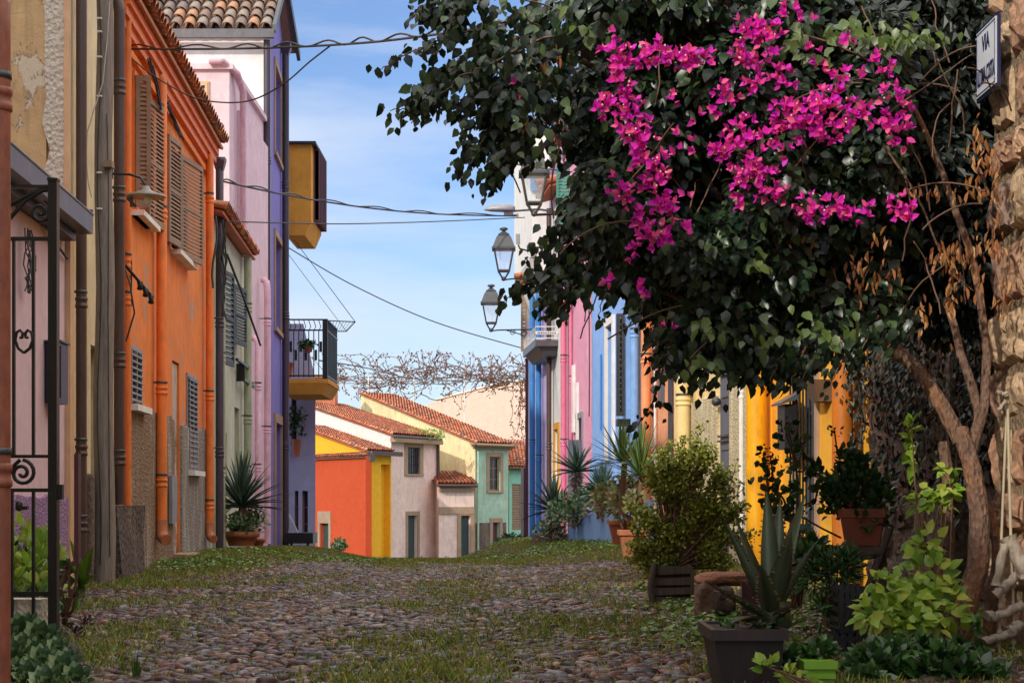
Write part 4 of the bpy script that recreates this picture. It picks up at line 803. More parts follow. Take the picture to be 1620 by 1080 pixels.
    t = house('pale_yellow_house', 'pale yellow house with speckled cream plinth and studded grey door', 1066.5, 1190, 7.2, m_palewall, hs); d_ = door(t, MR, hs[0], m_doorgrey, .02, 4, 'grey panelled metal door with round black knob'); window(t, MR, hs[1])
    b = MB(); c = MR(20.9, 2.0, .07); b.lathe(c, [(.005, -.05), (.03, -.045), (.06, 0), (.045, .04), (.005, .06)], 10, ax=(1, 0, 0), ay=(0, 0, 1), az=(0, -1, 0))
    for z in (.6, .66, 1.5, 1.56, 2.3): b.mbox(MR, 20.4, 20.95, z, z+.025, .0, .05)
    b.build('door_studs', m_darkgrey, d_)
    plinth(t, MR, 21.05, 22.9, 0, 2.09, .035, m_speckle, jag=.01, seed=3); plinth(t, MR, 19.3, 20.33, 0, 2.5, .035, m_speckle, jag=.01, seed=4)
    rp(t, 1081, 22, 440, 900, m_palewall, .13, (3.0, 2.1)); rp(t, 1091, 3.5, 560, 900, m_brownpipe, .04); rp(t, 1173, 8, 500, 900, m_white, .06, (2,))
    # amber
    hs = [(16.5, 17.25, .4, 2.3)]
    t = house('amber_house', 'amber yellow house with thick yellow downpipe and iron barred window', 1190.5, 1352, 6.4, m_yelwall, hs); w_ = window(t, MR, hs[0], m_doorgrey, .05, .12, 2)
    rp(t, 1197, 33, 480, 910, m_yelpipe, .18, (3.4,)); rp(t, 1333, 34, 480, 900, m_amberpipe, .15)
    for xx in (1216, 1232): d = drn(xx, .03); b = MB(); b.mbox(MR, d-.06, d+.06, .1, 6, .002, .04); b.build('pilaster', m_yelwall, t)
    b = MB()
    for k in range(7): d = 16.5+.125*k; b.tube([MR(d, .35, .07), MR(d, 2.35, .07)], .011, 6)
    for z in (.5, 1.2, 2.2): b.mbox(MR, 16.45, 17.3, z, z+.035, .055, .068)
    b.build('window_bars', m_black, w_); trim(t, MR, hs[0], .1, .03, m_stoneframe)
    b = MB(); b.mbox(MR, 16.95, 17.25, 1.3, 1.75, .08, .2); b.build('box_shutter', m_black, w_); b = MB(); b.hexa([MR(16.9, 1.8, .06), MR(17.3, 1.8, .06), MR(17.3, 1.74, .25), MR(16.9, 1.74, .25), MR(16.9, 1.87, .06), MR(17.3, 1.87, .06), MR(17.3, 1.76, .25), MR(16.9, 1.76, .25)]); b.build('box_hood', m_darkgrey, w_)
    b = MB(); b.hexa([MR(15.95, 1.72, .0), MR(16.25, 1.72, .0), MR(16.22, 1.72, .12), MR(15.98, 1.72, .12), MR(15.9, 1.92, .0), MR(16.3, 1.92, .0), MR(16.3, 1.92, .2), MR(15.9, 1.92, .2)]); b.build('stone_bracket', m_bracket, t)
right_row()
# ---------------------------------------------------------------- rubble house (shade put into its colour) and sandstone pier
def masonry(m, M, d0, d1, z0, z1, seed, hmin=.16, hmax=.3, lmin=.2, lmax=.5, prot=.045):
    r = random.Random(seed); z = z0
    while z < z1:
        h = r.uniform(hmin, hmax); d = d0-r.random()*.3
        while d < d1:
            l = r.uniform(lmin, lmax)*(.7 if r.random() < .3 else 1); a, b = max(d0, d+.012), min(d1, d+l-.012); d += l
            if b-a < .05: continue
            zz0, zz1 = z+.01+r.uniform(-.015, .015), z+h-.01+r.uniform(-.015, .015); nn = 9; mm = 7; vs = []
            po = prot*r.uniform(.4, 1.2); s1 = r.random()*99
            for j in range(mm+1):
                for i in range(nn+1):
                    u, v = i/nn, j/mm; e = min(1, 8*min(u, 1-u))*min(1, 6*min(v, 1-v)); jj = .03*mnoise.noise(Vector((u*3+s1, v*3, 1)))
                    dd = a+(b-a)*(u+(.05*mnoise.noise(Vector((v*4, s1, 0))) if 0 < i < nn or True else 0)); k = po*(e**.7)+prot*(.55*mnoise.noise(Vector((u*3+s1, v*3, 5)))+.3*mnoise.noise(Vector((u*9+s1, v*8, 7))))*e
                    vs.append(M(dd, zz0+(zz1-zz0)*v+jj, -.02+k))
            m.add(vs, [(j*(nn+1)+i, j*(nn+1)+i+1, (j+1)*(nn+1)+i+1, (j+1)*(nn+1)+i) for j in range(mm) for i in range(nn)], False)
        z += h
def stone_right():
    t = thing('rubble_house', 'dark rubble stone house wall behind the bougainvillea trunks', 'house', MR(12.5, 0, 0))
    m = MB(); shell(m, MR, 9.7, 14.75, -.3, 6.2, 5, [(12.2, 12.75, -.1, 2.2)], .2); m.build('wall', m_gravel, t); door(t, MR, (12.2, 12.75, -.1, 2.2), m_wood)
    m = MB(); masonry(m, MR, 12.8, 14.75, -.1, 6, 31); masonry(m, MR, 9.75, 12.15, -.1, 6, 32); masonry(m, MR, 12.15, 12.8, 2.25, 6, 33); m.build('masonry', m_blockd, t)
    rf = MB(); tile_roof(rf, MR(9.7, 6.25, .3), MR(14.8, 6.25, .3), MR(14.8, 7.2, -4), MR(9.7, 7.2, -4)); rf.build('roof', m_tile, t)
    t = thing('sandstone_house', 'near sandstone block corner lit warm at the right photo edge', 'house', (2.8, 8, 0))
    M = lambda d, z, n: (2.72-n, d, z); m = MB(); shell(m, M, 2, 9.62, -.8, 5.5, 4, []); m.build('wall', rough_stucco('sand_mortar', (.3, .2, .12), (.42, .3, .18)), t)
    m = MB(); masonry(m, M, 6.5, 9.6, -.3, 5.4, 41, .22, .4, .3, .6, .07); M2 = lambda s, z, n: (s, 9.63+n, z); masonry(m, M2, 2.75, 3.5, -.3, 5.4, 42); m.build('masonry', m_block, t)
    rf = MB(); tile_roof(rf, (2.5, 2, 5.5), (2.5, 9.7, 5.5), (6, 9.7, 6.5), (6, 2, 6.5)); rf.build('roof', m_tile, t)
    # street sign on the pier
    s = thing('street_sign', 'enamel street sign reading VIA ULTIMA COSTA on the sandstone corner', 'sign', (2.6, 9.3, 2.95))
    zc = .5*(zat(50, 9.53)+zat(163, 9.53)); y0, y1, hh = 9.13, 9.55, .2; b = MB()
    b.hexa([(2.60, y0, zc-hh), (2.60, y1, zc-hh), (2.615, y1, zc-hh), (2.615, y0, zc-hh), (2.60, y0, zc+hh), (2.60, y1, zc+hh), (2.615, y1, zc+hh), (2.615, y0, zc+hh)]); b.build('border', m_signb, s)
    b = MB(); b.box(2.593, 2.5985, y0+.02, y1-.02, zc-hh+.02, zc+hh-.02); b.build('face', m_signw, s)
    b = MB()
    for yy in (y0+.03, y1-.034): b.box(2.59, 2.5925, yy, yy+.004, zc-hh+.03, zc+hh-.03)
    for z in (zc-hh+.03, zc+hh-.034): b.box(2.59, 2.5925, y0+.03, y1-.03, z, z+.004)
    b.build('border_line', m_signb, s)
    for txt, z, sz in (('VIA', zc+.05, .125), ('ULTIMA COSTA', zc-.125, .125)):
        cu = bpy.data.curves.new('lettering', 'FONT'); cu.body = txt; cu.size = sz; cu.align_x = 'CENTER'; cu.extrude = .001; cu.offset = .003; ob = bpy.data.objects.new('lettering', cu); COL.objects.link(ob)
        me = bpy.data.meshes.new_from_object(ob.evaluated_get(bpy.context.evaluated_depsgraph_get())); bpy.data.objects.remove(ob)
        wv = max(v.co.x for v in me.vertices)-min(v.co.x for v in me.vertices); k = min(1.0, .33/wv) if txt != 'VIA' else .75
        for v in me.vertices: x, y, z_ = v.co; v.co = (2.5915-z_, (y0+y1)/2-x*k, z+y) ; v.co = Vector(v.co)-Vector(ORG[s])
        link('lettering', me, m_signb, s, None)
    b = MB()
    for yy in (y0+.03, y1-.03):
        for z in (zc-hh+.05, zc+hh-.05): b.lathe((2.59, yy, z), [(.008, 0), (.006, .004), (0, .005)], 8, ax=(0, 1, 0), ay=(0, 0, 1), az=(-1, 0, 0))
    b.build('screw', m_grey, s)
stone_right()
# ---------------------------------------------------------------- lamps
def lantern(label, px, ytop, ybot, d, wall_x, group):
    c = V(P(px, ybot, d)); H = (ybot-ytop)*d/F; t = thing('wall_lantern', label, 'lantern', c, group); q = .785
    b = MB(); b.lathe(c, [(.325*H, .565*H), (.325*H, .6*H), (.3*H, .61*H), (.2*H, .8*H), (.15*H, .84*H), (.16*H, .855*H), (.1*H, .89*H), (.05*H, .92*H)], 4, phase=q, smooth=False); b.lathe(c, [(.04*H, .89*H), (.035*H, .94*H), (.08*H, .955*H), (.085*H, .975*H), (.06*H, 1.0*H), (.0, 1.005*H)], 12); b.build('cap', m_darkgrey, t)
    b = MB()
    for k in range(4):
        a = q+k*math.pi/2; e = V((math.cos(a), math.sin(a), 0)); b.tube([c+e*.26*H+V((0, 0, .57*H)), c+e*.15*H+V((0, 0, .15*H)), c+e*.03*H+V((0, 0, 0))], .016*H, 5)
    b.lathe(c, [(.14*H, .135*H), (.165*H, .145*H), (.165*H, .165*H), (.14*H, .175*H)], 4, phase=q, smooth=False); b.lathe(c, [(.0, -.05*H), (.04*H, -.03*H), (.05*H, .0), (.03*H, .04*H)], 8); b.build('frame', m_darkgrey, t)
    g = MB(); g.lathe(c, [(.25*H, .565*H), (.145*H, .17*H)], 4, phase=q, smooth=False); g.f = g.f[:4]; g.sm = g.sm[:4]; g.build('glass', m_glass, t)
    w_ = V((wall_x, d, c[2]+.0)); b = MB(); L = wall_x-c[0]
    b.tube([c+V((0, 0, -.02*H)), c+V((.15*L, 0, -.0)), c+V((L, 0, .02))], .018, 6); b.tube([c+V((.3*L, 0, 0)), c+V((.6*L, 0, -.1)), c+V((L, 0, -.42*min(1, L)))], .014, 6)
    for k, rr_ in ((.45, .07), (.68, .09), (.86, .1)):
        b.tube([c+V((k*L+rr_*math.cos(a)*(1-a/14), 0, -.1*(k*1.4)+rr_*math.sin(a)*(1-a/14))) for a in np.linspace(0, 9, 18)], .009, 4)
    b.box(wall_x-.02, wall_x+.02, d-.05, d+.05, c[2]-.5*min(1, L), c[2]+.12); b.build('bracket', m_black, t); return t
def lamps():
    gp = 'wall lanterns along the right house row'
    lantern('large wall lantern partly behind bougainvillea leaves, nearest of the three', 845, 232, 338, 22, rline(22), gp)
    lantern('middle wall lantern just above the terracotta pot on the right row', 797, 360, 441, 38, rline(38)-.0, gp)
    lantern('lowest and farthest wall lantern beside the dark open shutter', 777, 450, 522, 42, rline(43.2), gp)
    # modern street light
    t = thing('street_light', 'grey modern street light head hanging above the lanterns', 'street light', P(790, 335, 38)); X = lambda x, y: P(x, y, 38); b = MB()
    prof = [(765, 329, .5, 0), (768, 326, 4, .03), (778, 323, 8, .08), (795, 323, 10, .1), (808, 327, 9, .09), (815, 333, 5, .05)]
    vs = []; k = 10
    for x, y, h, w_ in prof:
        c = V(X(x, 332)); hz = h*38/F
        for i in range(k): a = 2*math.pi*i/k; s = math.sin(a); vs.append(c+V((0, max(w_, .01)*math.cos(a)*1.3, hz*s*(1.0 if s > 0 else .35))))
    b.add(vs, [(i*k+j, i*k+(j+1) % k, i*k+k+(j+1) % k, i*k+k+j) for i in range(5) for j in range(k)]+[tuple(range(k)), tuple(range(5*k, 6*k))], True); b.build('head', m_grey, t)
    b = MB(); b.box(X(797, 0)[0], X(812, 0)[0], 37.95, 38.05, zat(341, 38), zat(333, 38)); b.build('gear_box', m_darkgrey, t); b = MB(); b.tube([X(812, 334), X(850, 331), X(880, 335), (rline(38), 38, zat(338, 38))], .025, 6); b.build('arm', m_darkgrey, t)
    t = thing('floodlight', 'tiny grey floodlight on curved arm right of the middle lantern', 'floodlight', P(820, 385, 40)); b = MB(); b.box(P(816, 0, 40)[0], P(823, 0, 40)[0], 39.9, 40.0, zat(386, 40), zat(371, 40)); b.build('head', m_grey, t); b = MB(); b.tube([P(820, 387, 40), P(822, 393, 40), P(832, 396, 40), (rline(40.6)-.4, 40.6, zat(392, 40))], .02, 6); b.build('arm', m_black, t)
    # enamel plate lamp at the left
    d = 17.2; t = thing('plate_lamp', 'old enamel plate street lamp on a bent arm over the orange wall', 'street lamp', P(231, 318, d)); c = V(P(231, 310, d)); R_ = 31*d/F
    b = MB(); b.lathe(c, [(R_, -.01), (R_*.98, .005), (R_*.5, .035), (.05, .06), (.03, .1), (0, .1)], 28); b.lathe(c, [(R_*.99, -.012), (R_*.5, .02), (.04, .04)], 28); b.build('shade', m_enamel, t)
    b = MB(); b.lathe(c-V((-.02, 0, .085)), [(.0, 0), (.03, .01), (.042, .04), (.03, .08), (.02, .1)], 12); b.build('bulb', m_bulb, t); b = MB(); b.lathe(c-V((-.02, 0, .02)), [(.03, -.02), (.03, .05)], 10); b.box(c[0]-.16, c[0]-.13, d-.02, d+.02, c[2]-.11, c[2]); b.hexa([c+V(q) for q in ((-.2, -.01, -.03), (-.11, -.01, -.12), (-.11, .01, -.12), (-.2, .01, -.03), (-.18, -.01, -.01), (-.09, -.01, -.1), (-.09, .01, -.1), (-.18, .01, -.01))]); b.build('socket', m_darkgrey, t)
    b = MB(); b.tube([P(176, 275, d), P(205, 276, d), P(222, 281, d), P(229, 291, d), P(231, 304, d)], .013, 8); b.box(P(172, 0, d)[0], P(178, 0, d)[0], d, d+.04, zat(282, d), zat(266, d)); b.build('arm', m_black, t)
    # wooden pole
    d = 16.1; t = thing('utility_pole', 'weathered grey wooden utility pole with clipped cables', 'pole', P(165, 912, d)); x0 = P(165, 0, d)[0]; z0 = G(x0, d)-.05
    b = MB(); b.tube([(x0+.012*math.sin(i*1.3), d, z0+(6.6-z0)*i/14) for i in range(15)], [.098-.0018*i+.002*math.sin(i*2.1) for i in range(15)], 20); b.build('shaft', m_pole, t)
    b = MB(); b.tube([P(157+3*math.sin(i*.8), 0+i*47, d-.11) for i in range(20)], .006, 5); b.tube([P(169, 180, d-.1), P(172, 300, d-.09), P(171, 500, d-.09), P(174, 880, d-.09)], .005, 5); b.build('cable', m_cable, t)
    b = MB(); b.tube([P(*q, d-.13) for q in ((174, 0), (170, 60), (163, 130), (150, 170), (138, 210), (136, 250), (140, 290), (145, 312))], .006, 5); b.build('loose_cable', m_whitecable, t)
    b = MB()
    for yy in (29, 50, 90, 152, 273, 330): x, y, z = P(156, yy, d-.12); b.box(x-.016, x+.03, y-.012, y+.02, z-.007, z+.007)
    b.build('clip', m_white, t); b = MB(); b.box(x0+.02, x0+.1, d-.13, d-.02, zat(268, d), zat(258, d)); b.build('bracket', m_shbrown, t)
lamps()
def wires():
    def wire(label, pts, r=.011, twist=False, n=10):
        p = [V(P(*q)) for q in pts]; out_ = []
        for a, b, c, d in zip([p[0]]+p[:-2], p[:-1], p[1:], p[2:]+[p[-1]]):
            for i in range(n): t = i/n; out_.append(.5*((2*b)+(c-a)*t+(2*a-5*b+4*c-d)*t*t+(3*b-a-3*c+d)*t**3))
        out_.append(p[-1]); b = MB(); b.tube(out_, r, 5)
        if twist: b.tube([q+V((0, .01*math.cos(i*1.3), .022+.025*math.sin(i*.9))) for i, q in enumerate(out_)], r*.8, 5)
        b.build('overhead_cable', m_cable, None, org=tuple(out_[0]), label=label, cat='cable', group='overhead cables across the street')
    wire('thick twisted cable from the orange house eave across to the tree', [(203, 78, 18.2), (330, 78, 17), (430, 76, 16), (520, 72, 15), (600, 66, 14), (690, 55, 12.5), (800, 40, 10.5)], .011, True)
    wire('sagging cable looping under the thick twisted one near the orange eave', [(203, 88, 18.2), (240, 118, 19), (300, 152, 19), (350, 162, 18), (400, 158, 17), (450, 132, 16.5), (490, 98, 15.5), (525, 71, 15)], .008)
    wire('double cable crossing mid sky to the modern street light', [(352, 287, 26.5), (420, 302, 28), (500, 317, 31), (600, 331, 33), (700, 339, 36), (820, 342, 38)], .016, True)
    wire('thin straight cable just below the double mid sky cable', [(352, 350, 26.5), (460, 353, 29), (560, 354, 32), (700, 350, 36), (830, 344, 39)], .011)
    wire('thin cable sloping down right from the ochre bay to the far shutter', [(453, 390, 41), (560, 452, 42), (690, 510, 44), (838, 554, 45.9)], .014)
    wire('low cable running from the iron balcony toward the pergola', [(505, 570, 42), (580, 582, 60), (650, 598, 80), (720, 602, 98)], .02)
    wire('cable from the canopy leaves to the large lantern', [(735, 255, 14), (800, 258, 18), (870, 268, 22), (905, 272, 24)], .009)
    t = thing('roof_pot', 'terracotta pot standing behind the middle lantern', 'pot', P(826, 458, 41)); b = MB(); c = V(P(826, 458, 41)); b.lathe(c, [(.13, 0), (.17, .28), (.2, .29), (.2, .38), (.15, .38)], 14); b.build('pot_body', m_terra, t)
    b = MB(); b.box(c[0]-.1, rline(41)+.02, 40.9, 41.3, c[2]-.05, c[2]-.002); b.build('bracket_shelf', m_darkgrey, t)
wires()
# ---------------------------------------------------------------- iron gate
def spiral(c, r0, turns, a0, n=28, d=9.4, flip=1, k=.85):
    return [P(c[0]+flip*r0*(1-k*i/n)*math.cos(a0+turns*2*math.pi*i/n), c[1]+r0*(1-k*i/n)*math.sin(a0+turns*2*math.pi*i/n), d) for i in range(n+1)]
def gate():
    d = 9.4; t = thing('iron_gate', 'open black wrought iron gate with scrolls and a heart at the left edge', 'gate', P(50, 1015, d))
    X = lambda x: P(x, 0, d)[0]; Z = lambda y: zat(y, d)
    b = MB(); b.box(X(78), X(92), d-.03, d+.03, Z(1018), Z(287)); b.box(X(77), X(93), d-.035, d+.035, Z(287), Z(283)); b.build('gate_post', m_black, t)
    b = MB()
    for y0, y1 in ((375, 381), (719, 724), (772, 778), (935, 942), (293, 298)): b.box(X(-110), X(78), d-.012, d+.012, Z(y1), Z(y0))
    b.each('rail', m_black, t)
    b = MB()
    for x, y0, y1 in ((22, 378, 720), (53, 378, 720), (19, 776, 985), (53, 776, 985), (-30, 378, 985), (-75, 378, 985)): b.box(X(x-2.2), X(x+2.2), d-.011, d+.011, Z(y1), Z(y0))
    b.each('bar', m_black, t); b = MB()
    b.tube([P(-20, 400, d), P(10, 352, d), P(40, 318, d), P(66, 302, d), P(80, 300, d)], .012, 6); b.tube([P(-20, 345, d), P(20, 322, d), P(50, 306, d), P(78, 296, d)], .012, 6)
    b.tube(spiral((64, 335), 19, 1.6, -1.2), .01, 6); b.tube(spiral((35, 748), 21, 1.7, -1.5), .011, 6); b.tube([P(12, 758, d), P(20, 738, d), P(32, 727, d)], .011, 6)
    b.each('scroll', m_black, t); b = MB(); h = []
    for s in (-1, 1):
        p = [P(38+s*q[0], q[1], d-.012) for q in ((3, 535), (6, 528), (4, 524), (0, 526), (-0.5, 532))]
        b.tube([P(38, 558, d-.012), P(38+s*9, 551, d-.012), P(38+s*14, 538, d-.012), P(38+s*12, 526, d-.012), P(38+s*6, 522, d-.012), P(38+s*2, 527, d-.012), P(38+s*3, 534, d-.012), P(38+s*7, 534, d-.012)], .009, 6)
    b.build('heart_ornament', m_black, t)
    b = MB(); b.box(X(92), X(100), d-.02, d+.02, Z(790), Z(766)); b.box(X(28), X(44), d-.02, d+.02, Z(806), Z(800)); b.lathe(P(30, 803, d), [(.0, -.02), (.02, -.01), (.02, .03), (0, .04)], 8); b.build('latch', m_black, t)
    b = MB(); b.box(X(95), X(102), 9.7, 9.76, Z(895), Z(715)); b.build('strike_post', m_maroon, None, label='thin dark iron strike post just right of the gate post', cat='post')
    # low kerb wall at gate foot
    b = MB(); b.box(X(-140), X(62), 9.42, 9.6, -.25, Z(948)); b.build('low_wall', m_roughwhite, None, label='low pale masonry kerb under the iron gate', cat='wall')
gate()
# ---------------------------------------------------------------- plant makers
def leaf_ball(n, c, r, pw=.5):
    q = runit(n)*(RNG.uniform(0, 1, (n, 1))**pw)*V(r); return V(c)+q, q
def rosette(parent, c, R, nl, tilt, mat, name='rosette'):
    tv = [(0, 0, 0), (-.13, .35, .03), (-.25, .7, .1), (0, 1, .16), (.25, .7, .1), (.13, .35, .03), (0, .5, -.05)]; tf = [(0, 6, 1), (0, 5, 6), (1, 6, 3, 2), (6, 5, 4, 3)]
    Pn, T, N, S = [], [], [], []; ax = nrm(tilt); a = nrm(np.cross(ax, (.3, .9, .1))); b = np.cross(ax, a)
    for i in range(nl):
        q = i*2.39996; f = (i+1)/nl; e = .15+1.25*(1-f)**.8; r = a*math.cos(q)+b*math.sin(q); T.append(r*math.cos(e)+ax*math.sin(e)); N.append(ax*math.cos(e)-r*math.sin(e)); S.append(R*(.35+.65*f)); Pn.append(V(c)+r*.02*f)
    return batch(name, mat, parent, tv, tf, Pn, T, N, S, True)
def potty(parent, c, r0, r1, h, mat, seg=20, rim=.03, name='pot', sq=False):
    b = MB(); k = 4 if sq else seg; s = 1.414 if sq else 1
    b.lathe(c, [(r0*s, 0), (r1*s, h-rim*1.5), ((r1+rim*.6)*s, h-rim*1.5), ((r1+rim*.7)*s, h), (r1*.9*s, h), (r1*.85*s, h-rim*2)], k, phase=.785 if sq else 0, smooth=not sq); o = b.build(name, mat, parent)
    g = MB(); g.lathe(c, [(r1*.88*s, h-rim*1.2), (.001, h-rim)], k, phase=.785 if sq else 0); g.build('soil', m_soil, parent); return o
def spiky(label, c, n, L, wd, spread, mat, cat='aloe', stem=None, bend=.9, up0=.1, group=None, name='aloe', dead=0, seed=1, th=.18):
    t = thing(name, label, cat, c, group); r = random.Random(seed); base = V(c); 
    if stem: b = MB(); b.tube([base, base+V((0, 0, stem*.5)), base+V((.02, 0, stem))], [.09, .075, .06] if cat == 'aloe' else [.04, .03, .03], 10); 
    if stem and dead: 
        tv = [(0, 0, 0), (-.12, .5, .1), (0, 1, 0), (.12, .5, .1)]; k = dead; Pn = [base+V((0, 0, stem*r.random())) for _ in range(k)]; T = [V((r.gauss(0, 1), r.gauss(0, 1), -.9)) for _ in range(k)]
        b.build('stem', m_twig, t); batch('dead_leaves', m_drydead, t, tv, SML_F, Pn, T, runit(k), L*.3)
    elif stem: b.build('stem', m_twig, t)
    top = base+V((0, 0, stem or 0)); b = MB()
    for i in range(n):
        a = i*2.39996+r.uniform(-.2, .2); f = i/n; el = math.pi/2*(1-f*spread)+r.uniform(-.1, .1)-up0*0; dd = V((math.cos(a)*math.cos(el), math.sin(a)*math.cos(el), math.sin(el)))
        blade(b, top+dd*.03, dd, L*r.uniform(.75, 1.1), wd*r.uniform(.8, 1.1), bend*r.uniform(.5, 1.2), th)
    b.build('leaves', mat, t); return t
m_drydead = island('dead_aloe_leaf', [(.32, .24, .18), (.45, .34, .26), (.22, .15, .11)], .9)
# ---------------------------------------------------------------- bougainvillea
def bougainvillea():
    t = thing('bougainvillea', 'huge dark leaved bougainvillea with magenta flowers arching over the right side', 'bougainvillea', P(1505, 1052, 8.8))
    S3 = lambda pts: [V(P(*q)) for q in pts]
    def limb(name, pts, r0, r1, seg=14, wob=.012):
        p = S3(pts); o = []; 
        pp = [p[0]]+p+[p[-1]]
        for a, b, c, d in zip(pp, pp[1:], pp[2:], pp[3:]):
            for i in range(6): s = i/6; o.append(.5*((2*b)+(c-a)*s+(2*a-5*b+4*c-d)*s*s+(3*b-a-3*c+d)*s**3)+V((mnoise.noise(Vector(b*3)+Vector((s*2, 0, 0))), 0, 0))*wob)
        o.append(p[-1]); n = len(o); b = MB(); b.tube(o, [(r0+(r1-r0)*i/n)*(1+.13*mnoise.noise(Vector((i*.7, r0*90, 2)))) for i in range(n)], seg); b.build(name, m_bark, t)
    limb('trunk', [(1500, 1056, 8.8), (1520, 985, 8.8), (1545, 900, 8.8), (1548, 820, 8.85), (1538, 740, 8.9), (1520, 680, 9.0)], .066, .042)
    limb('limb', [(1520, 700, 9.0), (1490, 640, 9.1), (1455, 590, 9.2), (1425, 560, 9.3), (1380, 535, 9.4), (1320, 500, 9.4), (1240, 440, 9.4)], .044, .026)
    limb('limb', [(1560, 1050, 9.0), (1568, 960, 9.0), (1578, 860, 9.0), (1552, 780, 9.0), (1535, 720, 9.0), (1548, 660, 9.05), (1535, 600, 9.1), (1520, 560, 9.2), (1500, 480, 9.3)], .036, .02, 12)
    limb('limb', [(1500, 900, 9.3), (1497, 820, 9.3), (1500, 760, 9.3), (1492, 700, 9.35)], .04, .03, 10)
    limb('limb', [(1478, 1010, 9.2), (1484, 930, 9.2), (1478, 860, 9.2)], .03, .022, 10)
    limb('limb', [(1530, 740, 9.0), (1555, 650, 9.0), (1560, 560, 9.1), (1540, 420, 9.2), (1480, 250, 9.3), (1420, 120, 9.3)], .03, .015, 8)
    for pts, r in (([(1240, 440, 9.4), (1150, 330, 9.3), (1050, 200, 9.2), (960, 120, 9.1), (860, 70, 9), (740, 50, 9)], .024), ([(1300, 480, 9.4), (1350, 300, 9.4), (1300, 100, 9.4), (1200, -20, 9.4)], .024), ([(1240, 440, 9.4), (1120, 480, 9.3), (1020, 450, 9.2), (900, 420, 9.1)], .02),
                   ([(1380, 200, 8.9), (1430, 160, 8.8), (1540, 85, 8.9)], .006), ([(1400, 230, 8.8), (1460, 330, 8.8), (1500, 420, 8.9), (1540, 460, 9)], .007), ([(860, 70, 9), (980, 20, 8.9), (1060, 40, 8.8), (1120, 90, 8.7)], .008)):
        limb('branch', pts, r, r*.5, 6)
    # leaf clumps (real spheres in depth)
    poly = [(790, -30), (770, 40), (800, 110), (775, 180), (770, 260), (810, 265), (860, 230), (935, 285), (920, 340), (885, 390), (880, 425), (915, 440), (960, 440), (1005, 465), (1050, 525), (1110, 555), (1170, 555), (1250, 565), (1310, 545), (1345, 530), (1385, 510), (1440, 480), (1530, 520), (1560, 500), (1575, 300), (1575, -30)]
    def inside(x, y):
        c = False
        for (x0, y0), (x1, y1) in zip(poly, poly[1:]+poly[:1]):
            if (y0 > y) != (y1 > y) and x < (x1-x0)*(y-y0)/(y1-y0)+x0: c = not c
        return c
    rr = random.Random(77); Pn, T, N, S = [], [], [], []; Pd, Td, Nd, Sd = [], [], [], []
    def clump(x, y, d, r, n, dark=False, sz=(.038, .078)):
        c = V(P(x, y, d)); q = runit(n)*(RNG.uniform(.15, 1, (n, 1))**.6)*r*V((1, 1, .9)); 
        L = (Pd, Td, Nd, Sd) if dark else (Pn, T, N, S)
        L[0].append(c+q); L[1].append(q/r*.8+runit(n)*.6+V((0, 0, -.75))); L[2].append(runit(n)*.55+q/r*.5+V((-.15, -.6, .5))); L[3].append(RNG.uniform(*sz, n))
    k = 0
    while k < 330:
        x, y = rr.uniform(700, 1580), rr.uniform(-40, 600)
        if not inside(x, y): continue
        if not all(inside(x+a, y+b) for a, b in ((22, 0), (-22, 0), (0, 22), (0, -22))) and y > 0: 
            if rr.random() < .5: continue
            r = .1
        else: r = rr.uniform(.13, .3)
        dens = 1.0 if x > 960 else .3
        if rr.random() > dens+.15: continue
        deep = x > 1400 or (y > 330 and rr.random() < .6)
        d = rr.uniform(9.7, 10.8) if deep else rr.uniform(8.6, 10.3) if x < 1250 else rr.uniform(9.0, 10.3)
        if abs(x-848) < 62 and abs(y-292) < 75: continue
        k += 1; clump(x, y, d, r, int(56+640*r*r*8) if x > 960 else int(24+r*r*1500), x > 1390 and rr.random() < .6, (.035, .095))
    k = 0
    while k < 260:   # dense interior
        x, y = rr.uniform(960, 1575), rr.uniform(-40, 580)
        if inside(x, y) and inside(x-45, y) and inside(x, y+45): k += 1; clump(x, y, rr.uniform(9.6, 11), .26, 190, True, (.05, .08))
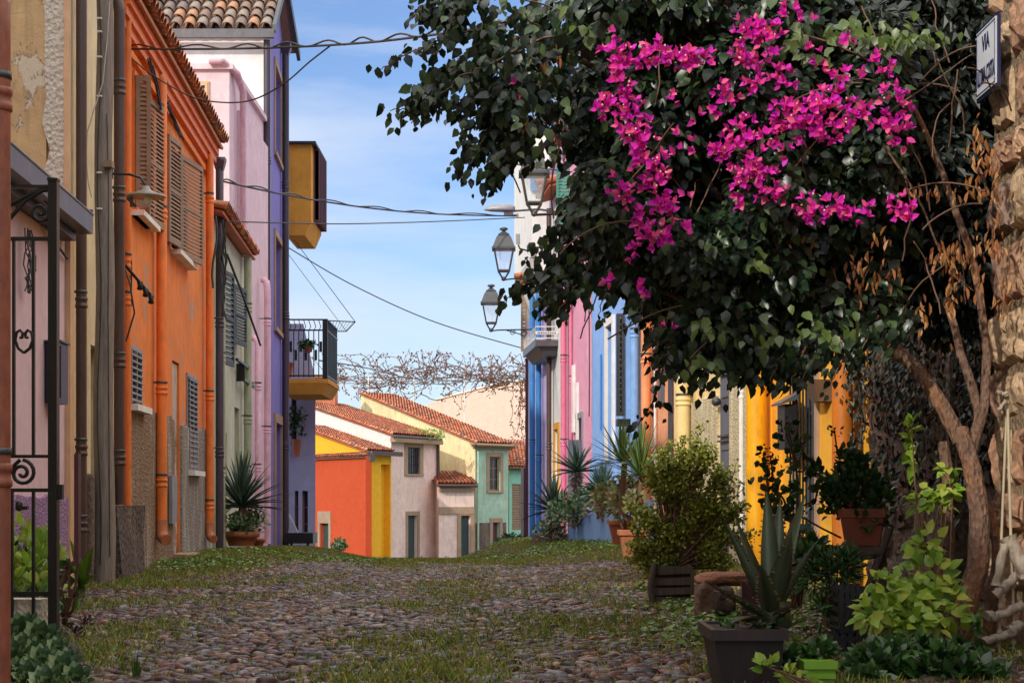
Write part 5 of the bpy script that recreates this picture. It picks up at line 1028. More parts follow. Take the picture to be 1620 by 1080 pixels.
    # protruding sprays
    sprays = [[(860, 20, 9), (780, 40, 8.9), (700, 62, 8.8), (640, 88, 8.7), (600, 108, 8.7)], [(820, 70, 9), (740, 90, 8.8), (690, 130, 8.7), (660, 160, 8.7), (640, 172, 8.6), (616, 176, 8.6)], [(700, 110, 8.8), (690, 150, 8.7), (665, 170, 8.7), (654, 195, 8.7)],
              [(760, 0, 9), (700, 0, 8.8), (665, 10, 8.8), (655, 30, 8.7)], [(740, -10, 8.8), (700, 12, 8.8), (680, 30, 8.8)], [(800, 120, 9), (760, 150, 8.8), (725, 165, 8.8), (714, 185, 8.8)], [(800, 200, 9), (760, 230, 8.8), (735, 258, 8.7), (730, 285, 8.7)],
              [(830, 190, 8.9), (800, 240, 8.8), (775, 270, 8.7), (768, 295, 8.7)], [(850, 190, 8.8), (810, 235, 8.7), (785, 270, 8.7)], [(900, 400, 9), (860, 430, 8.8), (820, 455, 8.7), (795, 480, 8.7)], [(900, 430, 9), (880, 470, 8.8), (868, 495, 8.8)], [(960, 60, 8.8), (860, 60, 8.6), (780, 100, 8.6), (730, 120, 8.6), (700, 150, 8.6)],
              [(1160, 560, 9), (1190, 590, 8.8), (1150, 595, 8.8)], [(1240, 560, 9), (1235, 590, 8.8), (1232, 610, 8.8)], [(1090, 560, 9), (1098, 590, 8.8), (1105, 608, 8.8)], [(1080, 560, 9), (1070, 570, 8.9), (1055, 570, 8.9)], [(900, 350, 9), (870, 380, 8.8), (840, 410, 8.8)], [(880, 60, 9), (820, 20, 8.8), (770, -20, 8.8)], [(870, 130, 9), (800, 150, 8.8), (750, 190, 8.7), (728, 215, 8.7)],
              [(1060, 530, 9.0), (1050, 585, 9.2), (1030, 640, 9.4), (1005, 680, 9.6)]]
    for x, y in [(870, 470), (905, 480), (950, 480), (1000, 505), (1030, 550), (1060, 565), (1090, 580), (1115, 590), (1150, 590), (1185, 590), (1215, 600), (1245, 605), (1290, 585), (1330, 590), (1360, 560), (1400, 545), (790, 280), (760, 240), (745, 160), (750, 100), (700, 60), (720, 20)]:
        s0 = rr.uniform(-26, 6); sprays.insert(0, [(x+30, y-60, 8.9), (x+15+s0*.4, y-25, 8.8), (x+s0, y+rr.uniform(0, 22), 8.7)])
    tw = MB()
    for si, s in enumerate(sprays):
        p = S3(s); o = [p[0]]
        for a, b in zip(p, p[1:]):
            for i in range(1, 7): o.append(a+(b-a)*i/6+V((rr.gauss(0, .006), 0, rr.gauss(0, .006))))
        tw.tube(o, [.007*(1-.7*i/len(o)) for i in range(len(o))], 4, False)
        for i, q in enumerate(o):
            f = i/len(o); m_ = 2 if f > .6 else 6
            if si == len(sprays)-1: m_ = 2
            for _ in range(m_):
                Pn.append((q+V((rr.gauss(0, .035), rr.gauss(0, .05), rr.gauss(0, .03))))[None]); T.append(V((rr.gauss(-.25, .5), rr.gauss(0, .5), -1))[None]); N.append(V((rr.gauss(0, .7), -1, rr.gauss(.3, .4)))[None]); S.append(V([rr.uniform(.04, .1)*(1-.35*f)]))
    # hanging twigs inside
    for _ in range(90):
        x, y = rr.uniform(760, 1560), rr.uniform(0, 560)
        if not inside(x, y): continue
        a = V(P(x, y, rr.uniform(8.5, 9.4))); v = nrm((rr.gauss(-.3, .8), rr.gauss(0, .4), rr.gauss(-.2, .7))); q = [a]
        for i in range(7): v = nrm(v+V((rr.gauss(0, .15), 0, -.12))); q.append(q[-1]+v*.06)
        tw.tube(q, .0045, 4, False)
    tw.build('twigs', m_twig, t)
    cat = lambda L: np.concatenate(L)
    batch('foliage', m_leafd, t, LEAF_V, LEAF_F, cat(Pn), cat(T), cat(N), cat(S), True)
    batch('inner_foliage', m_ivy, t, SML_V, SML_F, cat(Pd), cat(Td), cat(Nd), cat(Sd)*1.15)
    # bracts
    FL = [(965, 75, 12), (985, 95, 18), (975, 130, 20), (960, 165, 16), (1000, 175, 18), (1000, 205, 22), (1020, 235, 20), (1035, 265, 18), (1042, 292, 16), (1050, 318, 16), (1060, 333, 10), (988, 308, 18), (1010, 345, 13), (1035, 375, 22), (1085, 362, 10), (1000, 395, 10), (1040, 80, 18), (1060, 88, 16), (1090, 92, 18), (1115, 95, 14), (1020, 92, 13), (1180, 50, 17), (1220, 60, 20), (1205, 45, 13), (1180, 95, 16), (1215, 100, 15), (1240, 125, 14), (1200, 130, 14), (1150, 150, 15), (1130, 172, 8), (1175, 205, 16), (1190, 222, 18), (1150, 240, 18), (1128, 235, 10), (1195, 270, 24), (1180, 290, 16), (1215, 302, 15), (1250, 175, 22), (1280, 188, 28), (1310, 165, 24), (1320, 195, 20), (1355, 175, 14), (1240, 235, 12), (1215, 215, 12), (1325, 150, 10), (1335, 60, 9), (1300, 92, 9), (1385, 95, 9), (1400, 107, 9), (1332, 120, 12), (1420, 155, 18), (1415, 195, 15), (1430, 215, 13), (1250, 10, 12), (1280, 30, 7), (1290, 330, 20), (1320, 330, 16), (1345, 335, 13), (1370, 338, 9), (1420, 318, 11), (1437, 345, 15), (1440, 330, 9), (1075, 245, 7), (1095, 240, 7), (965, 440, 8), (1020, 452, 10), (1055, 520, 7), (1060, 155, 8), (1100, 185, 7), (820, 140, 6)]+[(rr.uniform(930, 1450), rr.uniform(30, 380), 5) for _ in range(26)]
    tv = [(0, 0, 0), (-.3, .35, .12), (-.24, .7, .16), (0, 1.02, .1), (.24, .7, .16), (.3, .35, .12), (0, .5, .02)]; tf = [(0, 6, 1), (0, 5, 6), (1, 6, 2), (6, 5, 4), (2, 6, 3), (6, 4, 3)]
    for x, y, r in FL:
        d = 8.38 if x > 930 else 8.6; c = V(P(x, y, d)); R = r*d/F; nf = max(2, int(r*r*.052)); Pn, T, N = [], [], []
        for _ in range(nf):
            q = runit(1)[0]*R*rr.random()**.6*1.4; q[1] *= .8; o = nrm(q/R+V((-.25, -.8, .35))+V((rr.gauss(0, .4), rr.gauss(0, .3), rr.gauss(0, .4)))); a = nrm(np.cross(o, (.1, .2, 1))); b = np.cross(o, a); ph = rr.random()*6
            for k in range(3):
                g = ph+k*2.094; s = a*math.cos(g)+b*math.sin(g); Pn.append(c+q); T.append(s*.75+o*.75); N.append(o*.75-s*.75)
        fo = batch('flower_cluster', m_bract, t, tv, tf, Pn, T, N, RNG.uniform(.032, .05, len(Pn)), True)
        if nf > 12: b = MB(); [b.lathe(V(Pn[3*i])+V((0, -.02, .01)), [(.0, -.006), (.006, 0), (.0, .006)], 6) for i in range(0, nf, 6)]; b.build('stamen', m_creamy, fo)
    # dry leaves and pale young shoots
    Pn, T = [], []
    for x, y, rx, ry, n in ((1550, 235, 14, 50, 40), (1520, 300, 60, 8, 34), (1500, 400, 40, 18, 40), (1570, 380, 25, 14, 24), (1505, 460, 12, 45, 34), (1360, 430, 20, 40, 26), (1400, 430, 25, 20, 16), (1390, 375, 20, 20, 10), (1280, 380, 15, 15, 8), (1460, 490, 12, 30, 12), (1575, 290, 10, 50, 30), (860, 90, 30, 30, 20), (835, 190, 14, 12, 10), (1180, 130, 50, 30, 12), (1590, 480, 8, 60, 20), (1550, 400, 20, 60, 20)):
        for _ in range(n): Pn.append(P(rr.gauss(x, rx*.6), rr.gauss(y, ry*.6), rr.uniform(8.6, 9.0))); T.append((rr.gauss(0, .3), rr.gauss(0, .3), -1))
    batch('dry_leaves', m_dry, t, [(0, 0, 0), (-.13, .35, .16), (-.1, .7, .2), (.03, 1, .05), (.12, .66, .16), (.14, .3, .2), (0, .3, 0), (.02, .65, 0)], LEAF_F, Pn, T, runit(len(Pn)), RNG.uniform(.035, .075, len(Pn)))
    Pn, T = [], []
    for x, y, rx, ry, n in ((1200, 410, 12, 18, 14), (1430, 55, 60, 22, 80), (1340, 45, 30, 15, 24), (1255, 60, 12, 25, 14), (1110, 575, 30, 12, 14), (1240, 520, 60, 25, 18), (1310, 515, 40, 25, 16), (930, 40, 20, 20, 8), (1120, 520, 20, 20, 12), (840, 210, 40, 40, 10), (1320, 90, 50, 30, 20)):
        for _ in range(n): Pn.append(P(rr.gauss(x, rx*.6), rr.gauss(y, ry*.6), rr.uniform(8.35, 8.6))); T.append((rr.gauss(0, .6), rr.gauss(-.3, .3), -.7))
    batch('young_leaves', island('young_bougainvillea_leaf', [(.07, .12, .025), (.11, .16, .04), (.05, .09, .02)], .4, .2), t, LEAF_V, LEAF_F, Pn, T, runit(len(Pn))*.6+V((0, -.6, .8)), RNG.uniform(.05, .085, len(Pn)), True)
bougainvillea()
# ---------------------------------------------------------------- driftwood rope ladder
def ladder():
    t = thing('driftwood_ladder', 'hanging driftwood and rope ladder against the sandstone corner', 'rope ladder', P(1590, 1060, 8.7)); d = 8.75; b = MB()
    b.tube([P(1594, 625, d), P(1597, 760, d), P(1600, 880, d), P(1603, 950, d), P(1604, 1100, d)], .008, 7); b.tube([P(1594, 627, d+.02), P(1588, 760, d+.02), P(1584, 860, d+.01), P(1582, 940, d), P(1580, 1100, d)], .007, 7)
    for x, y in ((1603, 925), (1583, 958), (1603, 965), (1582, 1000), (1603, 1015), (1581, 1045), (1603, 1055), (1584, 905), (1601, 880)): b.lathe(P(x, y, d), [(0, -.018), (.014, -.012), (.016, 0), (.013, .014), (0, .02)], 8)
    b.build('rope', m_rope, t)
    for i, (pts, r) in enumerate([([(1593, 628), (1594, 622), (1584, 622), (1578, 620)], .012), ([(1592, 634), (1586, 640), (1581, 648)], .011), ([(1595, 850), (1606, 870), (1615, 892), (1624, 910)], .045), ([(1590, 862), (1585, 880), (1580, 905), (1576, 925)], .028), ([(1574, 940), (1586, 930), (1600, 918), (1612, 908)], .032), ([(1560, 972), (1575, 975), (1595, 968), (1620, 955)], .03), ([(1556, 1015), (1570, 1010), (1590, 1005), (1606, 998)], .026), ([(1596, 1000), (1604, 992), (1612, 990)], .034), ([(1552, 1050), (1570, 1048), (1590, 1044), (1612, 1038)], .036), ([(1560, 1085), (1590, 1082), (1625, 1078)], .03)]):
        p = [V(P(x, y, d-.03)) for x, y in pts]; n = 13; o = []
        for k in range(n): s = k/(n-1)*(len(p)-1); a = min(int(s), len(p)-2); o.append(p[a]+(p[a+1]-p[a])*(s-a)+V((0, .006*math.sin(k+i), .005*math.sin(k*1.7+i))))
        b = MB(); b.tube(o, [r*(.82+.2*math.sin(k*.9+i)*.4+.2*(k in (0, n-1))-.05*(k/n)) for k in range(n)], 12); b.build('driftwood_rung', m_drift, t)
ladder()
# ---------------------------------------------------------------- right foreground
def right_plants():
    rr = random.Random(13)
    def leafy(name, label, cat, blobs, mat, sz, n, base, pot=None, stems=12, tv=LEAF_V, tf=LEAF_F, up=.4, group=None, droop=0):
        t = thing(name, label, cat, base, group); Pn = []; Tn = []
        st = MB()
        for (x, y, d, rx, ry) in blobs:
            c = V(P(x, y, d)); k = int(n*rx*ry/sum(b[3]*b[4] for b in blobs)); p, q = leaf_ball(k, c, (rx*d/F, (rx+ry)/2*d/F*.8, ry*d/F)); Pn.append(p); Tn.append(nrm(V((0, 0, 1)))*up+q/(np.abs(q).max()+1e-6)*.8+runit(k)*.5+V((0, 0, -droop)))
            for _ in range(max(2, int(stems*k/n))):
                e = p[rr.randrange(k)]; m_ = (V(base)*.5+e*.5)+V((rr.gauss(0, .03), rr.gauss(0, .03), 0)); st.tube([V(base)+V((rr.gauss(0, .02), rr.gauss(0, .02), 0)), m_, e], [.008, .005, .002], 4)
        Pn = np.concatenate(Pn); k = len(Pn); batch('leaves', mat, t, tv, tf, Pn, np.concatenate(Tn), runit(k)*.6+V((-.1, -.6, .8)), RNG.uniform(*sz, k), True); st.build('stems', m_twig, t); return t
    # yellow green shrub
    leafy('bright_shrub', 'bright yellow green leafed shrub at the foot of the bougainvillea trunk', 'shrub', [(1420, 965, 8.3, 62, 40), (1400, 930, 8.4, 30, 25), (1465, 915, 8.5, 45, 40), (1480, 960, 8.4, 50, 45), (1465, 860, 8.8, 24, 24), (1470, 790, 9, 36, 20), (1495, 770, 9, 22, 22), (1500, 740, 9.1, 14, 12), (1385, 975, 8.2, 26, 18), (1450, 990, 8.2, 40, 20), (1440, 700, 9.3, 8, 60)], m_leafsun, (.05, .085), 620, P(1475, 1030, 8.5), up=.1, droop=.2)
    leafy('dark_groundcover', 'dense dark green shrub filling the bottom right corner', 'shrub', [(1400, 1055, 7.7, 60, 38), (1450, 1040, 7.9, 60, 30), (1500, 1060, 7.6, 55, 35), (1372, 1082, 7.5, 26, 22), (1540, 1070, 7.6, 50, 25)], m_leafdark, (.045, .08), 1500, P(1440, 1110, 7.8))
    leafy('ivy_patch', 'small dark green ivy growing over the big trunk foot', 'ivy', [(1535, 990, 8.5, 14, 18), (1515, 1025, 8.4, 26, 16), (1550, 1040, 8.4, 20, 16)], m_leafdark, (.035, .06), 110, P(1530, 1050, 8.6))
    # creeper hanging over the rubble wall
    t = thing('wall_creeper', 'dark creeper stems and sparse leaves hanging down the rubble wall', 'creeper', P(1420, 600, 11)); st = MB(); Pn = []
    for k in range(60):
        x = rr.uniform(1350, 1570); d = 4.356/((x-810)/F+.0854)-.35; p = [V(P(x, rr.uniform(470, 560), d))]; 
        for _ in range(rr.randint(6, 16)):
            p.append(p[-1]+V((rr.gauss(0, .025), rr.gauss(0, .03), -.085)))
            if rr.random() < .75: Pn += [p[-1]+V((rr.gauss(-.03, .04), rr.gauss(-.03, .04), rr.gauss(0, .04))) for _ in range(3)]
        st.tube(p, rr.uniform(.003, .009), 4)
    st.build('stems', m_twig, t); k = len(Pn); batch('leaves', m_ivy, t, SML_V, SML_F, Pn, runit(k)*.6-V((0, 0, .8)), runit(k)*.5+V((-.5, -.8, .2)), RNG.uniform(.04, .085, k))
    # terracotta trough with jade plant on old chair
    d = 10.3; t = thing('terracotta_trough', 'square terracotta planter raised on old wooden boards', 'planter', P(1362, 862, d)); c = V(P(1365, 862, d)); b = MB()
    a0, a1, h = 26*d/F, 36*d/F, 58*d/F; b.lathe(c, [(a0*1.414, 0), (a1*1.3, h*.75), (a1*1.42, h*.76), (a1*1.42, h), (a1*1.28, h)], 4, phase=.785-.25, smooth=False); b.build('box', m_terra2, t); g = MB(); g.lathe(c, [(a1*1.3, h*.9), (.001, h*.92)], 4, phase=.785-.25); g.build('soil', m_soil, t)
    leafy('jade_plant', 'dark jade bush growing in the raised square terracotta planter', 'plant', [(1350, 770, d, 46, 45), (1320, 790, d, 26, 30), (1385, 790, d, 28, 40), (1355, 740, d, 22, 22), (1335, 720, d, 12, 18), (1290, 745, d, 12, 14), (1375, 820, d-.1, 24, 20)], m_leafdark, (.035, .06), 1300, P(1365, 815, d), up=.6)
    b = MB(); 
    for x0, y0, x1, y1, w_ in ((1408, 835, 1372, 935, 9), (1395, 870, 1368, 938, 6), (1330, 880, 1395, 872, 14)):
        b.tube([P(x0, y0, 10), P((x0+x1)/2, (y0+y1)/2, 10), P(x1, y1, 10)], w_*10/F/1.4, 4)
    b.box(P(1325, 0, 10.2)[0], P(1400, 0, 10.2)[0], 10.05, 10.5, zat(880, 10.2), zat(864, 10.2))
    for x in (1332, 1392): b.box(P(x-5, 0, 10.2)[0], P(x+5, 0, 10.2)[0], 10.1, 10.15, G(2.1, 10), zat(880, 10.2))
    b.build('old_plank_stand', m_wood, None, label='dark broken wooden plank stand under the square terracotta planter', cat='stand')
    # crates
    d = 8.9
    for k, (x0, x1, y0, y1, dd) in enumerate(((1328, 1378, 928, 1000, 8.9), (1320, 1385, 1003, 1100, 8.7))):
        t = thing('plastic_crate', ('black slatted plastic crate, the upper of the two stacked ones', 'black plastic crate under the other, beside the lime green planter')[k], 'crate', P((x0+x1)/2, y1, dd+.15), 'stacked black crates'); b = MB(); X0, X1, z0, z1 = P(x0, 0, dd)[0], P(x1, 0, dd)[0], zat(y1, dd), zat(y0, dd); Y1 = dd+.3
        for i in range(5): z = z0+(z1-z0)*i/4.6; hh = (z1-z0)*.1; b.box(X0, X1, dd, dd+.012, z, z+hh); b.box(X0, X1, Y1-.012, Y1, z, z+hh); b.box(X0, X0+.012, dd+.013, Y1-.013, z, z+hh); b.box(X1-.012, X1, dd+.013, Y1-.013, z, z+hh)
        b.build('slats', m_crate, t); b = MB()
        for i in range(6): x = X0+(X1-X0-.02)*i/5; b.box(x, x+.02, dd-.006, dd+.02, z0-.002, z1+.004); b.box(x, x+.02, Y1-.02, Y1+.006, z0-.002, z1+.004)
        b.box(X0, X1, dd+.03, Y1-.03, z0, z0+.01); b.build('ribs', m_crate, t)
    # square terracotta pot
    d = 9.3; t = thing('square_terracotta_pot', 'small square terracotta pot between the agave and the black crates', 'pot', P(1318, 990, d)); c = V(P(1320, 990, d)); potty(t, c, 15*d/F, 18*d/F, 52*d/F, m_terra2, sq=True)
    leafy('strap_leaf_plant', 'dark glossy narrow leaved plant above the small square terracotta pot', 'plant', [(1320, 900, d, 34, 30), (1290, 915, d, 28, 22), (1340, 890, d, 24, 22), (1300, 965, d-.1, 12, 24)], m_leafdark, (.05, .09), 620, P(1318, 940, d), tv=[(0, 0, 0), (-.1, .5, .06), (0, 1, -.1), (.1, .5, .06)], tf=SML_F, up=.3)
    leafy('rubber_leaf_plant', 'glossy dark leaved bush between the agave leaves and amber wall', 'plant', [(1265, 890, 9.6, 36, 26), (1240, 905, 9.5, 30, 20), (1285, 870, 9.7, 22, 18)], m_leafdark, (.05, .08), 520, P(1260, 960, 9.6))
    # thin stemmed succulent with round leaves against amber wall
    t = thing('kalanchoe', 'leggy round leaved succulent with dried flower heads before the amber wall', 'plant', P(1260, 930, 10.4)); d = 10.4; b = MB(); Pn = []; Dn = []
    for pts in ([(1265, 900), (1245, 850), (1225, 820), (1215, 780), (1212, 740)], [(1262, 890), (1255, 830), (1240, 790), (1225, 770)], [(1270, 890), (1262, 820), (1262, 760), (1258, 730), (1245, 690)], [(1290, 880), (1262, 840), (1235, 800)], [(1330, 850), (1300, 835), (1265, 815), (1240, 812)], [(1345, 860), (1310, 870), (1280, 862), (1255, 845)], [(1270, 800), (1290, 790), (1295, 770)]):
        p = [V(P(*q, d+rr.uniform(-.1, .1))) for q in pts]; b.tube(p, .007, 5)
        for q in p[2:]: Pn += [q+V((rr.gauss(0, .045), rr.gauss(0, .05), rr.gauss(0, .05))) for _ in range(16)]
    for x0, y0, x1, y1 in ((1216, 770, 1208, 715), (1224, 760, 1219, 722), (1260, 730, 1247, 680), (1252, 745, 1246, 738), (1272, 745, 1268, 700), (1325, 720, 1320, 680), (1245, 690, 1243, 672)):
        b.tube([P(x0, y0, d), P(x1, y1, d)], .005, 4); e = V(P(x1, y1, d)); Dn += [e+V((rr.gauss(0, .03), rr.gauss(0, .03), rr.gauss(0, .022))) for _ in range(14)]
    b.build('stems', m_twig, t); batch('leaves', m_leafdark, t, [(0, 0, 0), (-.4, .4, .05), (-.3, .85, .03), (.3, .85, .03), (.4, .4, .05)], [(0, 4, 3, 2, 1)], Pn, runit(len(Pn))+V((0, 0, .4)), runit(len(Pn))+V((0, -1, 0)), .055); batch('dried_flowers', m_twig, t, SML_V, SML_F, Dn, runit(len(Dn)), runit(len(Dn)), .035)
    # big dark planter + agave
    d = 7.2; X = lambda x: P(x, 0, d)[0]; t = thing('dark_planter_box', 'large dark brown square planter box holding the agave', 'planter', P(1185, 1110, d+.2)); z1, z0 = zat(1000, d), -.05
    b = MB(); tp = 8*d/F
    b.hexa([(X(1146), d, z0), (X(1232), d, z0), (X(1232), d+.42, z0), (X(1146), d+.42, z0), (X(1128), d-.02, z1), (X(1240), d-.02, z1), (X(1240), d+.45, z1), (X(1128), d+.45, z1)]); b.build('box', plain('dark_brown_planter', (.02, .012, .012), .55, var=.4, scale=20), t)
    b = MB(); w_ = .025
    for x0, x1, y0, y1 in ((X(1123), X(1245), d-.05, d-.05+w_), (X(1123), X(1245), d+.45, d+.475), (X(1123), X(1123)+w_, d-.024, d+.449), (X(1245)-w_, X(1245), d-.024, d+.449)): b.box(x0, x1, y0, y1, z1-.03, z1+.015)
    b.build('rim', plain('planter_rim', (.03, .018, .017), .5, var=.4), t); b = MB(); b.box(X(1130), X(1238), d, d+.43, z1, z1+.004); b.build('soil', m_soil, t)
    ags = []; ag = thing('agave', 'large grey green agave with broad upright leaves in the dark planter', 'agave', P(1215, 1000, 7.5)); b = MB(); base = V(P(1222, 985, 7.5))
    for (x, y, dep, wd, bend) in ((1150, 832, -.1, .125, -.15), (1166, 826, .1, .12, -.1), (1213, 785, .15, .1, .0), (1234, 798, .2, .1, 0), (1272, 790, .1, .13, .1), (1128, 928, -.35, .08, .1), (1290, 860, -.1, .11, .3), (1190, 880, .3, .1, -.1), (1250, 850, -.2, .12, .1), (1205, 900, -.3, .1, .1), (1160, 985, -.3, .07, .5), (1262, 960, -.25, .08, .4)):
        e = V(P(x, y, 7.5+dep)); v = e-base; L = np.linalg.norm(v); blade(b, base+v/L*.03, v/L+V((0, 0, bend*.45)), L, wd*.85, bend, .14, 12); ags.append((base, e, wd, L))
    b.build('leaves', m_agave, ag); Pn, T = [], []
    for a_, e, wd, L in ags:
        v = nrm(e-a_); sd_ = nrm(np.cross(v, (0, 0, 1)))
        for k in range(16):
            f = .15+.8*k/16
            for s_ in (-1, 1): Pn.append(a_+(e-a_)*f+sd_*s_*wd*.42*(1-f**2.2)**.9*1.05); T.append(sd_*s_+v*.4)
        Pn.append(e); T.append(v)
    batch('leaf_spines', m_twig, ag, SML_V, SML_F, Pn, T, runit(len(Pn)), .018)
    b = MB(); b.lathe(base-V((0, 0, .04)), [(.05, 0), (.09, .03), (.07, .12), (.02, .2)], 10); b.build('core', m_agave, ag)
    t = thing('succulent', 'small green rosettes and trailing stems filling the dark planter rim', 'succulent', P(1190, 1000, 7.4))
    for x, y, d_, R in ((1180, 988, 7.4, .06), (1200, 992, 7.35, .05), (1228, 990, 7.4, .055), (1160, 992, 7.4, .05), (1215, 985, 7.55, .06), (1236, 982, 7.55, .06), (1144, 990, 7.5, .05)): rosette(t, P(x, y, d_), R, 16, (rr.gauss(0, .3), -.5, 1), m_leafdark)
    # lime planter
    d = 7.15; t = thing('lime_planter', 'lime green plastic trough planter at the bottom edge', 'planter', P(1298, 1110, d)); X = lambda x: P(x, 0, d)[0]; b = MB(); zt = zat(1046, d)
    b.hexa([(X(1276), d, -.02), (X(1318), d, -.02), (X(1318), d+.18, -.02), (X(1276), d+.18, -.02), (X(1272), d-.01, zt), (X(1323), d-.01, zt), (X(1323), d+.2, zt), (X(1272), d+.2, zt)]); b.build('box', m_limegreen, t); b = MB()
    b.box(X(1271), X(1324), d-.02, d-.011, zt-.03, zt+.004); b.box(X(1274), X(1321), d-.018, d-.009, zt-.07, zt-.05); b.build('rim', m_limegreen, t)
    leafy('trough_plant', 'dark bushy plant with yellowish shoots in the lime green planter', 'plant', [(1295, 1030, 7.3, 26, 12), (1255, 1040, 7.4, 16, 12)], m_leafdark, (.03, .06), 230, P(1297, 1050, 7.3))
    leafy('young_climber', 'young yellow green shoots leaning in front of the dark planter', 'plant', [(1212, 1052, 6.95, 14, 12), (1250, 1066, 6.95, 18, 8), (1262, 1085, 6.95, 30, 6)], m_leafsun, (.04, .06), 52, P(1310, 1100, 6.95))
    # red stone block bench with cloth, panel
    d = 11.3; X = lambda x: P(x, 0, d)[0]; b = MB(); rr2 = random.Random(3)
    def rock(b, c, sx, sy, sz, seed, nl=14):
        prof = []; vs = []; k = 22
        for j in range(nl):
            v = j/(nl-1); zz = -math.cos(v*math.pi); rad = max(.001, 1-abs(zz)**4)**.5
            for i in range(k):
                a = 2*math.pi*i/k; sq = 1/max(abs(math.cos(a)), abs(math.sin(a)))**.75; n_ = 1+.16*mnoise.noise(Vector((math.cos(a)*1.5+seed, math.sin(a)*1.5, zz*1.5))); vs.append((c[0]+sx*rad*sq*math.cos(a)*n_*.85, c[1]+sy*rad*sq*math.sin(a)*n_*.85, c[2]+sz*zz*n_))
        b.add(vs, [(j*k+i, j*k+(i+1) % k, j*k+k+(i+1) % k, j*k+k+i) for j in range(nl-1) for i in range(k)], True)
    t = thing('stone_bench', 'rough red brown stone slab bench beside the bush crate', 'bench', P(1140, 985, d)); 
    b = MB(); rock(b, P(1150, 915, d+.2), 58*d/F, .26, 11*d/F, 2); b.build('seat_slab', rough_stucco('red_stone', (.28, .1, .06), (.42, .19, .12), scale=18), t)
    b = MB(); rock(b, P(1118, 955, d+.1), 22*d/F, .18, 42*d/F, 5); b.build('support', rough_stucco('brown_stone', (.12, .07, .05), (.24, .14, .1), scale=14), t); b = MB(); rock(b, P(1145, 950, d), 20*d/F, .12, 24*d/F, 7); b.build('support', m_gravel, t)
    b = MB(); b.box(X(1162), X(1208), d-.35, d-.32, -.02, zat(918, d-.3)); b.build('leaning_board', m_maroon, None, label='dark red brown board leaning between stone bench and agave', cat='board')
    b = MB(); b.box(X(1158), X(1162), d-.37, d-.33, -.02, zat(930, d-.3)); b.build('wooden_stake', m_drift, None, label='pale thin wooden stake beside the red brown board', cat='stake')
    # bush in wooden crate
    d = 13.2; X = lambda x: P(x, 0, d)[0]; t = thing('wooden_crate_planter', 'old dark wooden crate planter under the round olive bush', 'planter', P(1060, 955, d)); zt, zb = zat(893, d), zat(957, d)
    for i in range(4): b = MB(); z = zb+(zt-zb)*i/4; b.hexa([(X(1032), d-.2, z+.008), (X(1092), d-.2, z+.012+.01*(i%2)), (X(1092), d-.17, z+.012), (X(1032), d-.17, z+.008), (X(1034), d-.2, z+(zt-zb)/4-.012*(i%3)), (X(1092), d-.2, z+(zt-zb)/4-.006), (X(1092), d-.17, z+(zt-zb)/4-.006), (X(1034), d-.17, z+(zt-zb)/4-.012)]); b.box(X(1032), X(1092), d+.17, d+.2, z+.008, z+(zt-zb)/4-.006); b.box(X(1032), X(1032)+.025, d-.169, d+.169, z+.008, z+(zt-zb)/4-.006); b.box(X(1092)-.025, X(1092), d-.169, d+.169, z+.008, z+(zt-zb)/4-.006); b.build('board', m_wood, t)
    b = MB(); b.tube([(X(1030), d-.21, zb), (X(1025), d-.22, (zb+zt)/2), (X(1032), d-.21, zt+.02)], .025, 8); b.build('corner_post', m_wood, t); b = MB(); b.box(X(1088), X(1094), d-.215, d-.201, zb, zt-.03); b.build('corner_post', m_wood, t); b = MB(); b.box(X(1034), X(1090), d-.16, d+.16, zb, zt-.02); b.build('soil', m_soil, t)
    bt = thing('olive_leaf_bush', 'big round bush of tiny olive leaves growing in the wooden crate', 'bush', P(1065, 895, d)); Pn, T = [], []; st = MB(); base = V(P(1065, 900, d))
    blobs = [(1045, 905, 34, 16), (1085, 912, 30, 12)]; pg = [(1000, 880), (1008, 812), (1035, 775), (1048, 735), (1085, 745), (1105, 690), (1128, 745), (1120, 790), (1160, 790), (1150, 830), (1165, 870), (1130, 905), (1040, 918)]
    while len(blobs) < 40:
        x, y = rr.uniform(995, 1170), rr.uniform(690, 920); ins = False
        for (x0, y0), (x1, y1) in zip(pg, pg[1:]+pg[:1]):
            if (y0 > y) != (y1 > y) and x < (x1-x0)*(y-y0)/(y1-y0)+x0: ins = not ins
        if ins: blobs.append((x, y, rr.uniform(13, 27), rr.uniform(13, 26)))
    for x, y, rx, ry in blobs:
        c = V(P(x, y, d)); k = int(rx*ry*.8); p, q = leaf_ball(k, c, (rx*d/F*1.05, rx*d/F*.9, ry*d/F*1.05), .62); Pn.append(p); T.append(q+runit(k)*.4+V((0, 0, .2)))
        for _ in range(12): e = p[rr.randrange(k)]; st.tube([base, base*.4+e*.6, e], [.01, .006, .002], 4)
    for x0, y0, x1, y1 in [(1085+60*math.cos(a_), 830-62*math.sin(a_), 1085+rr.uniform(84, 112)*math.cos(a_), 830-rr.uniform(85, 125)*math.sin(a_)) for a_ in [rr.uniform(-.4, 2.6) for _ in range(22)]]+list(((1100, 760, 1118, 700), (1080, 750, 1070, 700), (1140, 800, 1165, 730), (1150, 860, 1190, 850), (1060, 760, 1040, 715), (1020, 830, 998, 800), (1010, 880, 990, 890), (1140, 780, 1140, 740), (1075, 760, 1112, 668), (1070, 740, 1085, 690), (1110, 750, 1132, 712), (1120, 790, 1158, 750), (1130, 810, 1178, 770), (1090, 740, 1100, 700), (1040, 780, 1020, 730), (1130, 830, 1180, 800), (1050, 740, 1055, 700), (1010, 850, 1000, 830))):
